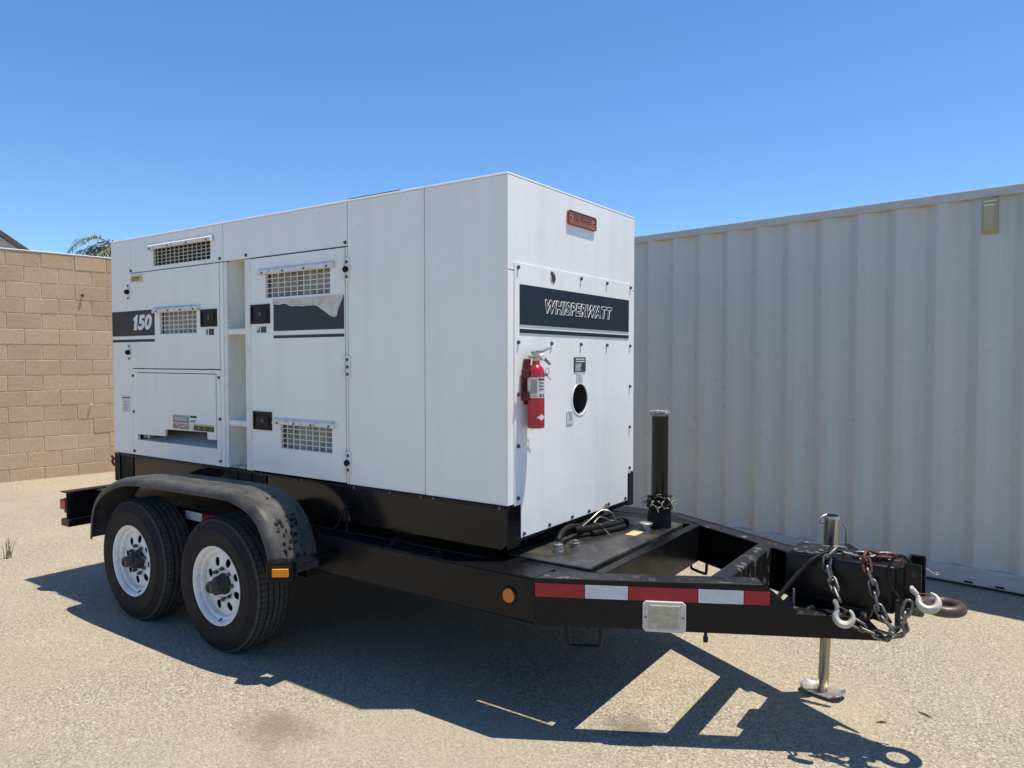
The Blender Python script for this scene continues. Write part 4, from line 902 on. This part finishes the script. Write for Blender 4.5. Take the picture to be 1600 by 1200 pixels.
# drop-leg jack outside the far tongue rail
JX, JY = 1.100, 0.950
jt = lambda z: (JX + 0.030 * z / 0.83 + 0.008, JY, z)
bm = bmesh.new(); r1, r0 = 0.0335, 0.029
addtube(bm, [jt(0.36), jt(0.832)], r1, 24, caps=False); addtube(bm, [jt(0.832), jt(0.36)], r0, 24, caps=False)
a = Vector(jt(0.832)); n = 24
bmesh.ops.remove_doubles(bm, verts=bm.verts, dist=1e-5)
addlathe(bm, [(r0, 0.0005), (r1, 0.0005), (r1 + 0.002, -0.004), (r1 + 0.002, -0.014), (r0, -0.014)], 24, a, closed=True)
jk = obj('jack_sleeve', bm, 'jack', tr, smooth=True)
bm = bmesh.new(); addtube(bm, [jt(0.012), jt(0.40)], 0.0235, 20); obj('jack_leg', bm, 'jack', jk, smooth=True)
bm = bmesh.new()
ca, sa = math.cos(R(-14)), math.sin(R(-14)); NX, NY = 12, 8; Lx, Ly = 0.098, 0.062; gv = []
for i in range(NX + 1):
    for j in range(NY + 1):
        u = -1 + 2 * i / NX; v = -1 + 2 * j / NY
        k = 1.0 - 0.16 * max(0, abs(u) + abs(v) - 1.45) / 0.55
        lift = 0.010 + 0.018 * (max(0, abs(u) - 0.66) / 0.34) ** 1.3 + 0.005 * max(0, abs(v) - 0.75) / 0.25
        gv.append(bm.verts.new((JX + 0.008 + (u * Lx * ca - v * Ly * sa) * k, JY + (u * Lx * sa + v * Ly * ca) * k, lift)))
for i in range(NX):
    for j in range(NY): q = i * (NY + 1) + j; bm.faces.new((gv[q], gv[q + NY + 1], gv[q + NY + 2], gv[q + 1]))
bmesh.ops.recalc_face_normals(bm, faces=bm.faces); bmesh.ops.solidify(bm, geom=list(bm.faces), thickness=0.005)
obj('jack_foot', bm, 'footpad', jk, smooth=True)
bm = bmesh.new(); addbox(bm, JX - 0.035, JX + 0.085, 0.903, 0.9165, 0.46, 0.64, 0.003); obj('jack_mount', bm, 'frame', jk)
bm = bmesh.new(); addtube(bm, smooth_path([(1.105, 0.93, 0.80), (1.098, 0.905, 0.802), (1.10, 0.915, 0.825), (1.118, 0.935, 0.836)], 4), 0.004, 6); addlathe(bm, [(0.008, 0.0), (0.008, 0.01), (0.003, 0.012)], 8, (1.105, 0.910, 0.797)); addtube(bm, smooth_path([(1.185, 0.95, 0.80), (1.20, 0.948, 0.77), (1.198, 0.945, 0.70), (1.20, 0.94, 0.66)], 5), 0.005, 6); obj('jack_pin', bm, 'steel', jk, smooth=True)
bm = bmesh.new(); addbox(bm, 1.205, 1.315, 0.930, 0.945, 0.645, 0.672, 0.003); prism(bm, [(1.20, 0.72), (1.215, 0.72), (1.31, 0.675), (1.31, 0.668), (1.20, 0.668)], lambda u, v, d: (u, d, v), 0.925, 0.9285); obj('jack_handle', bm, 'galv', jk)
# black stand pipe, filler caps, hose and fittings on the tank
bm = bmesh.new(); addlathe(bm, [(0.044, 0.655), (0.044, 1.255)], 28, (0.275, 1.003, 0)); sp = obj('stand_pipe', bm, 'black', tr, smooth=True)
bm = bmesh.new(); rg = addlathe(bm, [(0.046, 1.245), (0.052, 1.25), (0.053, 1.262), (0.050, 1.270), (0.030, 1.268), (0.01, 1.262)], 30, (0.275, 1.003, 0))
for ring in rg[1:]:
    for v_ in ring: v_.co += Vector((rnd.uniform(-1, 1), rnd.uniform(-1, 1), rnd.uniform(-1, 1.6))) * 0.0035
obj('pipe_cap', bm, 'post_cap', sp)
bm = bmesh.new(); addlathe(bm, [(0.062, 0.655), (0.062, 0.70), (0.058, 0.75), (0.047, 0.77)], 24, (0.275, 1.003, 0)); obj('pipe_sleeve', bm, 'rubber_black', sp, smooth=True)
bm = bmesh.new(); addlathe(bm, [(0.026, ZT), (0.026, 0.668), (0.022, 0.669), (0.022, 0.680), (0.034, 0.681), (0.035, 0.692), (0.030, 0.695), (0.01, 0.696)], 20, (0.245, 0.905, 0)); obj('filler_cap', bm, 'galv', tank, smooth=True)
for (x, y, hgt) in ((0.105, 0.257, 0.05), (0.125, 0.375, 0.036)):
    bm = bmesh.new(); addlathe(bm, [(0.022, ZT), (0.022, ZT + 0.010), (0.016, ZT + 0.012), (0.016, ZT + 0.020), (0.021, ZT + 0.021), (0.021, ZT + hgt - 0.012), (0.014, ZT + hgt - 0.010), (0.013, ZT + hgt), (0.004, ZT + hgt + 0.001)], 14, (x, y, 0)); obj('hose_fitting', bm, 'galv' if hgt > 0.04 else 'steel', tank, smooth=True)
tube('fuel_hose', smooth_path([(0.105, 0.257, 0.705), (0.100, 0.275, 0.722), (0.075, 0.36, 0.735), (0.045, 0.47, 0.728), (0.030, 0.60, 0.705), (0.015, 0.70, 0.71)], 6), 0.0135, 'rubber_black', tank, 12)
bm = bmesh.new(); addtube(bm, smooth_path([(0.045, 0.50, 0.705), (0.070, 0.62, 0.692), (0.095, 0.74, 0.688), (0.125, 0.86, 0.682)], 6), 0.019, 12); addtube(bm, smooth_path([(0.09, 0.60, 0.676), (0.125, 0.72, 0.673), (0.155, 0.84, 0.674)], 6), 0.013, 10); obj('cable_conduit', bm, 'rubber_black', tank, smooth=True)
bm = bmesh.new(); addtube(bm, [(0.120, 0.845, 0.683), (0.135, 0.895, 0.681)], 0.024, 14); addtube(bm, [(0.128, 0.868, 0.682), (0.131, 0.879, 0.682)], 0.029, 14); obj('cable_plug', bm, 'plastic', tank, smooth=True)
tube('grey_wire', smooth_path([(0.06, 0.56, 0.715), (0.055, 0.66, 0.735), (0.07, 0.74, 0.765), (0.105, 0.775, 0.755), (0.12, 0.80, 0.71), (0.09, 0.80, 0.705), (0.075, 0.72, 0.735), (0.07, 0.66, 0.715)], 6), 0.0026, 'galv', tank, 6)
tube('cable_tie', smooth_path([(0.06, 0.655, 0.712), (0.10, 0.665, 0.712), (0.125, 0.665, 0.69), (0.16, 0.66, 0.664)], 4), 0.0025, 'plastic', tank, 6)
sheet('tank_sticker', lambda u, v, d: (u, v, ZT + 0.002 + d), [(0.205, 0.262, 0.735, 0.835, 0, 0)], ['sticker_yellow'], tank)
bm = bmesh.new(); addlathe(bm, [(0.03, 0.0008), (0.03, 0.004), (0.02, 0.008)], 16, (0, 0.92, 0.735), 'X'); obj('drain_cover', bm, 'galv', gen, smooth=True)
# wiring along the frame under the generator
tube('frame_cable', smooth_path([(-1.06, -0.055, 0.664), (-1.03, -0.045, 0.70), (-1.005, -0.025, 0.775), (-0.995, -0.02, 0.79), (-0.985, -0.03, 0.76), (-0.96, -0.05, 0.70), (-0.93, -0.07, 0.664)], 5), 0.006, 'rubber_black', tr, 8)
tube('frame_cable', smooth_path([(-1.40, -0.03, 0.664), (-1.1, -0.045, 0.663), (-0.7, -0.03, 0.663), (-0.35, -0.035, 0.663), (-0.1, -0.02, 0.662)], 6), 0.005, 'rubber_black', tr, 8)
for x in (-0.33, -0.62, -1.2): 
    bm = bmesh.new(); addlathe(bm, [(0.013, ZT - 0.001), (0.013, ZT + 0.010), (0.008, ZT + 0.014)], 6, (x, -0.075, 0)); obj('frame_bolt', bm, 'frame', tr)
# breakaway wires at the coupler
tube('wiring_loom', smooth_path([(1.03, 0.345, 0.56), (1.07, 0.40, 0.619), (1.114, 0.45, 0.684), (1.168, 0.50, 0.745), (1.218, 0.56, 0.765), (1.28, 0.60, 0.760), (1.35, 0.62, 0.757)], 6), [0.009] * 18 + [0.006] * 19, 'rubber_black', cb, 10)
tube('breakaway_cable', smooth_path([(1.50, 0.60, 0.745), (1.474, 0.55, 0.785), (1.448, 0.525, 0.782), (1.428, 0.508, 0.735), (1.437, 0.498, 0.68), (1.472, 0.49, 0.635), (1.492, 0.50, 0.60)], 6), 0.0055, 'rubber_black', cb, 8)
tube('safety_pin_wire', smooth_path([(1.478, 0.70, 0.73), (1.523, 0.725, 0.712), (1.545, 0.73, 0.700), (1.560, 0.73, 0.690), (1.575, 0.735, 0.684), (1.578, 0.73, 0.693), (1.566, 0.73, 0.694)], 5), 0.0028, 'galv', cb, 6)
bm = bmesh.new(); addbox(bm, 1.456, 1.474, 0.485, 0.530, 0.505, 0.625, 0.006); obj('plug_holder', bm, 'hub', cb)

# ------------------------------------------------------------------ wire bundle round the stand pipe
wb = empty('wire_bundle', (0.275, 1.003, 0.77), 'messy black wire bundle with frayed pale ends wrapped around the black post', 'wire')
bm = bmesh.new(); rnd = random.Random(21)
for c in range(7):
    z0 = 0.775 + rnd.uniform(-0.02, 0.05); tilt = rnd.uniform(-0.25, 0.25); ph = rnd.random() * 6; rr = rnd.uniform(0.054, 0.066)
    addtube(bm, [(0.275 + (rr + 0.004 * math.sin(3 * a + ph)) * math.cos(a), 1.003 + (rr + 0.004 * math.cos(2 * a + ph)) * math.sin(a), z0 + tilt * rr * math.cos(a + ph) + 0.006 * math.sin(4 * a + ph)) for a in [k * math.pi / 12 for k in range(24)]], 0.0065, 6, True)
obj('wire_coil', bm, 'rubber_black', wb, smooth=True)
bm = bmesh.new()
for c in range(26):
    a = rnd.uniform(-2.9, 0.9); z = 0.775 + rnd.uniform(-0.015, 0.06); r_ = 0.066; p = Vector((0.275 + r_ * math.cos(a), 1.003 + r_ * math.sin(a), z)); d = Vector((math.cos(a) * 0.6 - math.sin(a) * rnd.uniform(-1, 1), math.sin(a) * 0.6 + math.cos(a) * rnd.uniform(-1, 1), rnd.uniform(-0.9, 0.5))) * rnd.uniform(0.015, 0.042)
    addtube(bm, [p, p + d * 0.5 + Vector((0, 0, 0.004)), p + d], [0.0032, 0.0028, 0.001], 5)
o = obj('frayed_end', bm, 'tape_frayed', wb); o['kind'] = 'stuff'

# ------------------------------------------------------------------ fire extinguisher
fx = empty('fire_extinguisher', (0.058, 0.137, 1.235), 'red fire extinguisher with silver valve hung on the white front panel', 'fire extinguisher')
X0, Y0 = 0.058, 0.137
bm = bmesh.new(); addlathe(bm, [(0.015, 1.238), (0.030, 1.235), (0.0375, 1.238), (0.0385, 1.244), (0.0385, 1.478), (0.0365, 1.494), (0.030, 1.507), (0.021, 1.515), (0.017, 1.520), (0.016, 1.536)], 36, (X0, Y0, 0)); obj('cylinder', bm, 'red', fx, smooth=True, ang=50)
bm = bmesh.new(); addlathe(bm, [(0.0392, 1.372), (0.0392, 1.462)], 48, (X0, Y0, 0)); bmesh.ops.delete(bm, geom=[f for f in bm.faces if len(f.verts) > 4], context='FACES')
lab = obj('paper_label', bm, 'label_white', fx, smooth=True)
CYL = lambda u, v, d: (X0 + (0.0392 + d) * math.cos(u), Y0 + (0.0392 + d) * math.sin(u), v)
bm = bmesh.new()
def curved(u0, u1, v0, v1, mi, lv):
    n_ = 5
    for k in range(n_): prism(bm, [(u0 + (u1 - u0) * k / n_, v0), (u0 + (u1 - u0) * (k + 1) / n_, v0), (u0 + (u1 - u0) * (k + 1) / n_, v1), (u0 + (u1 - u0) * k / n_, v1)], CYL, 0.0001, 0.0004 + 0.0003 * lv, mi)
curved(-0.75, 0.2, 1.450, 1.458, 0, 1)
for k in range(3): curved(-0.62, 0.05, 1.436 - 0.014 * k, 1.441 - 0.014 * k, 1, 1)
curved(-0.55, -0.32, 1.376, 1.390, 0, 1); curved(-0.15, 0.08, 1.376, 1.390, 0, 1); curved(-1.75, -0.85, 1.375, 1.383, 2, 1); curved(-1.7, -0.9, 1.39, 1.455, 3, 1)
obj('label_print', bm, ['label_dark', 'label_dark', 'label_yellow', 'label_grey'], lab)
bm = bmesh.new(); pts = [(-0.95, 1.286), (-0.55, 1.294), (-0.30, 1.300), (-0.05, 1.294), (0.35, 1.286), (-0.05, 1.278), (-0.30, 1.272), (-0.55, 1.278)]
prism(bm, pts, lambda u, v, d: (X0 + (0.0386 + d) * math.cos(u), Y0 + (0.0386 + d) * math.sin(u), v), 0.0002, 0.0008)
bmesh.ops.triangulate(bm, faces=bm.faces); obj('white_diamond', bm, 'label_white', fx)
bm = bmesh.new(); addlathe(bm, [(0.016, 1.534), (0.016, 1.548), (0.012, 1.550), (0.012, 1.570)], 16, (X0, Y0, 0)); addbox(bm, X0 - 0.012, X0 + 0.012, Y0 - 0.025, Y0 + 0.022, 1.548, 1.572, 0.003); addtube(bm, [(X0, Y0 - 0.02, 1.556), (X0, Y0 - 0.055, 1.552)], 0.008, 10); vb = obj('valve', bm, 'galv', fx, smooth=True)
bm = bmesh.new(); prism(bm, [(Y0 - 0.03, 1.578), (Y0 - 0.02, 1.583), (Y0 + 0.03, 1.583), (Y0 + 0.115, 1.600), (Y0 + 0.116, 1.593), (Y0 + 0.035, 1.571), (Y0 - 0.03, 1.571)], lambda u, v, d: (d, u, v), X0 - 0.011, X0 + 0.011); bevel_sharp(bm, 0.002); obj('lever', bm, 'galv', vb)
bm = bmesh.new(); addtube(bm, [(X0 + 0.006, Y0 + 0.025, 1.555), (X0 + 0.006, Y0 + 0.06, 1.545), (X0 + 0.006, Y0 + 0.105, 1.520)], [0.010, 0.011, 0.008], 10, flat=(0.6, 1)); obj('carry_handle', bm, 'steel', vb, smooth=True)
bm = bmesh.new(); addlathe(bm, [(0.016, 0.0), (0.016, 0.012), (0.012, 0.014)], 16, (X0 + 0.012, Y0 + 0.022, 1.553), 'X'); obj('gauge', bm, 'label_white', vb)
bm = bmesh.new(); addtube(bm, [(X0 + 0.02, Y0 + 0.062 + 0.016 * math.cos(a), 1.487 + 0.016 * math.sin(a)) for a in [k * math.pi / 10 for k in range(20)]], 0.0016, 6, True); addtube(bm, [(X0 + 0.02, Y0 + 0.055, 1.472), (X0 + 0.02, Y0 + 0.09, 1.448)], 0.0022, 6); addtube(bm, [(X0 + 0.02, Y0 + 0.03, 1.475), (X0 + 0.02, Y0 + 0.056, 1.474)], 0.008, 8); obj('pull_pin', bm, 'steel', fx)
bm = bmesh.new(); addbox(bm, 0.006, 0.019, Y0 - 0.026, Y0 + 0.020, 1.34, 1.545, 0.003); addbox(bm, 0.010, 0.050, Y0 - 0.046, Y0 - 0.040, 1.36, 1.40, 0.002); addbox(bm, 0.010, 0.050, Y0 - 0.046, Y0 - 0.040, 1.46, 1.50, 0.002); addbox(bm, 0.010, 0.016, Y0 - 0.0465, Y0 - 0.0255, 1.36, 1.50, 0.002); obj('wall_bracket', bm, 'dark_red', fx)

# ------------------------------------------------------------------ safety chains
def link_mesh(m):
    bm = bmesh.new(); a, r_ = 0.0180, 0.0140; pts = []
    for k in range(9): t_ = -math.pi / 2 + math.pi * k / 8; pts.append((a + r_ * math.cos(t_), r_ * math.sin(t_), 0))
    for k in range(9): t_ = math.pi / 2 + math.pi * k / 8; pts.append((-a + r_ * math.cos(t_), r_ * math.sin(t_), 0))
    addtube(bm, pts, 0.0057, 8, True, up=(0, 0, 1)); bmesh.ops.recalc_face_normals(bm, faces=bm.faces)
    for f in bm.faces: f.smooth = True
    me = bpy.data.meshes.new('chain_link'); bm.to_mesh(me); bm.free(); me.materials.append(M[m]); return me
LK, LR = link_mesh('chain'), link_mesh('rusty')
def chain(root, pts, rusty=(), pitch=0.0435, roll0=0.0, seed=1):
    path = smooth_path(pts, 24); r_ = random.Random(seed); acc = 0.0; last = path[0]; cs = [(path[0], path[1] - path[0])]
    for p, q in zip(path, path[1:]):
        acc += (q - p).length
        if acc >= pitch: cs.append((q, q - p)); acc = 0.0
    for i, (p, t_) in enumerate(cs):
        t_ = t_.normalized(); u = Vector((0, -1, 0.3)); u = (u - t_ * u.dot(t_)).normalized(); v_ = t_.cross(u)
        a = roll0 + (math.pi / 2 if i % 2 else 0) + r_.uniform(-0.25, 0.25)
        n_ = u * math.cos(a) + v_ * math.sin(a); m3 = Matrix((t_, n_.cross(t_), n_)).transposed()
        o = link('chain_link', LR if i in rusty else LK, root, p - ORG[root.name]); o.rotation_euler = m3.to_euler()
    return cs
def hook(root, pos, ex, ey, size, m='hook'):
    """slip hook: eye at top, C-shaped body; ex = direction of the opening, ey = up towards the eye"""
    ex = Vector(ex).normalized(); ey = (Vector(ey) - ex * Vector(ey).dot(ex)).normalized(); ez = ex.cross(ey); s = size
    F = lambda x, y, z=0: Vector(pos) + (ex * x + ey * y + ez * z) * s
    bm = bmesh.new(); pts = []; rd = []
    for k in range(21):
        t_ = R(118 + (390 - 118) * k / 20); pts.append(F(0.72 * math.cos(t_), 0.70 * math.sin(t_))); rd.append(s * (0.27 + 0.15 * math.sin(math.pi * min(1, k / 16)) - (0.13 * max(0, (k - 15) / 5))))
    pts = [F(-0.12, 1.12), F(-0.22, 0.92)] + pts; rd = [s * 0.17, s * 0.20] + rd
    addtube(bm, pts, rd, 12, flat=(1.0, 0.8) , up=ez)
    h_ = obj('hook', bm, m, root, smooth=True)
    bm = bmesh.new()
    for z in (-0.2, 0.2): addtube(bm, [F(-0.18, 0.85, z * 0.6), F(-0.16, 1.2, z), F(-0.14, 1.5, z)], [s * 0.16, s * 0.19, s * 0.19], 8)
    addtube(bm, [F(-0.14, 1.45, -0.42), F(-0.14, 1.45, 0.42)], s * 0.16, 8); obj('clevis', bm, m, h_, smooth=True)
    bm = bmesh.new(); addtube(bm, [F(-0.1, 0.95), F(0.25, 0.62), F(0.50, 0.32)], s * 0.07, 6, flat=(0.4, 1.6)); obj('safety_latch', bm, 'rusty', h_)
ca_ = empty('safety_chain', (1.22, 0.53, 0.76), 'grey safety chain hanging beside the jack with its pale hook over the tongue rail', 'chain', 'safety chains on the tongue')
chain(ca_, [(1.40, 0.640, 0.752), (1.34, 0.600, 0.753), (1.29, 0.585, 0.755), (1.245, 0.560, 0.770), (1.222, 0.524, 0.764), (1.208, 0.508, 0.728), (1.220, 0.496, 0.698), (1.232, 0.484, 0.669), (1.257, 0.450, 0.628), (1.272, 0.428, 0.612)], seed=4)
hook(ca_, (1.296, 0.392, 0.560), (0.86, 0.30, 0.42), (-0.25, 0.22, 1.0), 0.043)
cb_ = empty('safety_chain', (1.347, 0.56, 0.77), 'long safety chain with rusty top links looped up to a hook on the towing ring', 'chain', 'safety chains on the tongue')
chain(cb_, [(1.43, 0.640, 0.752), (1.385, 0.600, 0.757), (1.347, 0.555, 0.772), (1.350, 0.522, 0.748), (1.357, 0.510, 0.725), (1.372, 0.502, 0.689), (1.383, 0.494, 0.650), (1.398, 0.478, 0.600), (1.430, 0.458, 0.551), (1.465, 0.455, 0.524), (1.487, 0.462, 0.540), (1.494, 0.470, 0.585), (1.503, 0.480, 0.622), (1.513, 0.487, 0.640)], rusty=(0, 1, 2, 3, 4), seed=9)
hook(cb_, (1.566, 0.500, 0.640), (0.55, 0.50, 0.55), (-1.0, -0.05, 0.12), 0.046)
cc_ = empty('chain_end', (1.40, 0.455, 0.50), 'dark short chain loop hanging against the tip of the tongue rail', 'chain')
chain(cc_, [(1.335, 0.448, 0.520), (1.365, 0.452, 0.505), (1.406, 0.462, 0.492), (1.44, 0.475, 0.486), (1.468, 0.490, 0.494), (1.478, 0.505, 0.52)], seed=14)

# ------------------------------------------------------------------ beyond the wall: house and palm
hs = empty('house', (-18, 0.5, 0), 'neighbouring house with a dark shingle gable roof behind the block wall', 'house')
bm = bmesh.new(); addbox(bm, -22.0, -16.6, -3.4, 4.2, 0, 3.3)
prism(bm, [(-3.4, 3.3), (4.2, 3.3), (0.4, 5.7)], lambda u, v, d: (d, u, v), -16.62, -21.9); obj('wall', bm, 'stucco', hs)
bm = bmesh.new(); sl_ = 0.64
for s in (1, -1):
    yv = lambda y: 0.4 + s * y
    prism(bm, [(0.0, 6.62), (4.9, 6.62 - sl_ * 4.9), (4.9, 6.50 - sl_ * 4.9), (0.0, 6.50)], lambda u, v, d: (d, yv(u), v), -15.95, -22.6)
obj('roof', bm, 'roof_shingle', hs)
bm = bmesh.new()
for s in (1, -1):
    yv = lambda y: 0.4 + s * y
    prism(bm, [(0.01, 6.49), (4.85, 6.49 - sl_ * 4.84), (4.85, 6.25 - sl_ * 4.84), (0.01, 6.25)], lambda u, v, d: (d, yv(u), v), -16.0, -16.05)
obj('barge_board', bm, 'fascia', hs)
pt = empty('palm_tree', (-20.3, 8.55, 0), 'feather palm whose drooping crown shows above the block wall', 'tree')
bm = bmesh.new(); addtube(bm, smooth_path([(-20.3, 8.55, 0), (-20.32, 8.53, 1.5), (-20.28, 8.56, 3.0), (-20.3, 8.75, 4.65)], 6), [0.2 - 0.004 * i for i in range(19)], 12); obj('trunk', bm, 'palm_trunk', pt, smooth=True)
bm = bmesh.new(); rnd = random.Random(12)
for f in range(26):
    az_ = f * 2.399 + rnd.uniform(-0.2, 0.2); up = rnd.uniform(0.15, 1.25); ln = rnd.uniform(1.9, 2.5)
    dr = Vector((math.cos(az_), math.sin(az_), 0)); pts = []; n_ = 16
    for k in range(n_ + 1):
        t_ = k / n_; pts.append(Vector((-20.3, 8.85, 4.72)) + dr * (ln * 0.82 * t_ * (1 - 0.18 * t_)) + Vector((0, 0, up * ln * 0.62 * t_ - 1.05 * ln * t_ * t_ * (0.55 + 0.25 * up))))
    addtube(bm, pts, [0.018 * (1 - 0.8 * k / n_) for k in range(n_ + 1)], 4)
    sd = dr.cross(Vector((0, 0, 1)))
    for k in range(2, n_ * 3):
        t_ = k / (n_ * 3); i = min(n_ - 1, int(t_ * n_)); p = pts[i].lerp(pts[i + 1], t_ * n_ - i); tg = (pts[i + 1] - pts[i]).normalized()
        L0 = 0.42 * math.sin(math.pi * min(1, 0.18 + 0.82 * t_)) + 0.06
        for s in (-1, 1):
            d = (sd * s * rnd.uniform(0.6, 1.0) + tg * rnd.uniform(0.35, 0.8) + Vector((0, 0, rnd.uniform(-0.55, 0.25)))).normalized(); wv = tg * 0.013
            m_ = p + d * L0 * 0.55; e_ = p + d * L0 + Vector((0, 0, -0.12 * rnd.random() - 0.04))
            a_ = [bm.verts.new(p - wv), bm.verts.new(p + wv), bm.verts.new(m_ + wv * 1.3), bm.verts.new(m_ - wv * 1.3), bm.verts.new(e_)]
            bm.faces.new(a_[:4]); bm.faces.new((a_[3], a_[2], a_[4]))
obj('crown', bm, 'palm_leaf', pt)

# ------------------------------------------------------------------ small things on the ground
wd_ = empty('weed', (-4.6, -0.2, 0), 'small dry weed growing from the pavement at the left edge', 'plant')
bm = bmesh.new(); rnd = random.Random(2)
for k in range(16):
    a = rnd.random() * 6.28; h_ = rnd.uniform(0.06, 0.17); l_ = rnd.uniform(0.01, 0.05); b0 = Vector((-4.6 + rnd.uniform(-.02, .02), -0.2 + rnd.uniform(-.02, .02), 0))
    addtube(bm, [b0, b0 + Vector((math.cos(a) * l_ * .5, math.sin(a) * l_ * .5, h_ * .6)), b0 + Vector((math.cos(a) * l_, math.sin(a) * l_, h_))], [0.003, 0.0025, 0.001], 4)
obj('blades', bm, 'dry_grass', wd_)
for (x, y, l_, a, lab_) in ((1.375, 0.80, 0.022, 0.6, 'small dark twig on the pavement near the jack foot'), (1.52, 0.98, 0.030, -0.5, 'thin brown twig on open pavement right of the jack foot')):
    d = Vector((math.cos(a), math.sin(a), 0)) * l_
    bm = bmesh.new(); addtube(bm, [Vector((x, y, 0.004)) - d, Vector((x, y + 0.003, 0.006)), Vector((x, y, 0.004)) + d], [0.002, 0.004, 0.002], 6)
    tag(obj('twig', bm, 'twig'), lab_, 'twig', 'twigs on the pavement')
bm = bmesh.new(); rnd = random.Random(8)
for k in range(900):
    x, y = rnd.uniform(-5, 3), rnd.uniform(-2.2, 3.0); s = rnd.choice((0.0022, 0.003, 0.0035, 0.005))
    vs_ = [bm.verts.new((x + s * math.cos(a) * rnd.uniform(.7, 1.2), y + s * math.sin(a) * rnd.uniform(.7, 1.2), 0.0)) for a in (0.2, 1.5, 2.9, 4.2, 5.4)]; tp_ = bm.verts.new((x, y, s * rnd.uniform(.6, 1.1)))
    for i in range(5): bm.faces.new((vs_[i], vs_[(i + 1) % 5], tp_))
o = obj('loose_grit', bm, 'label_grey'); tag(o, 'loose grit scattered over the sunlit pavement', 'grit', kind='stuff')
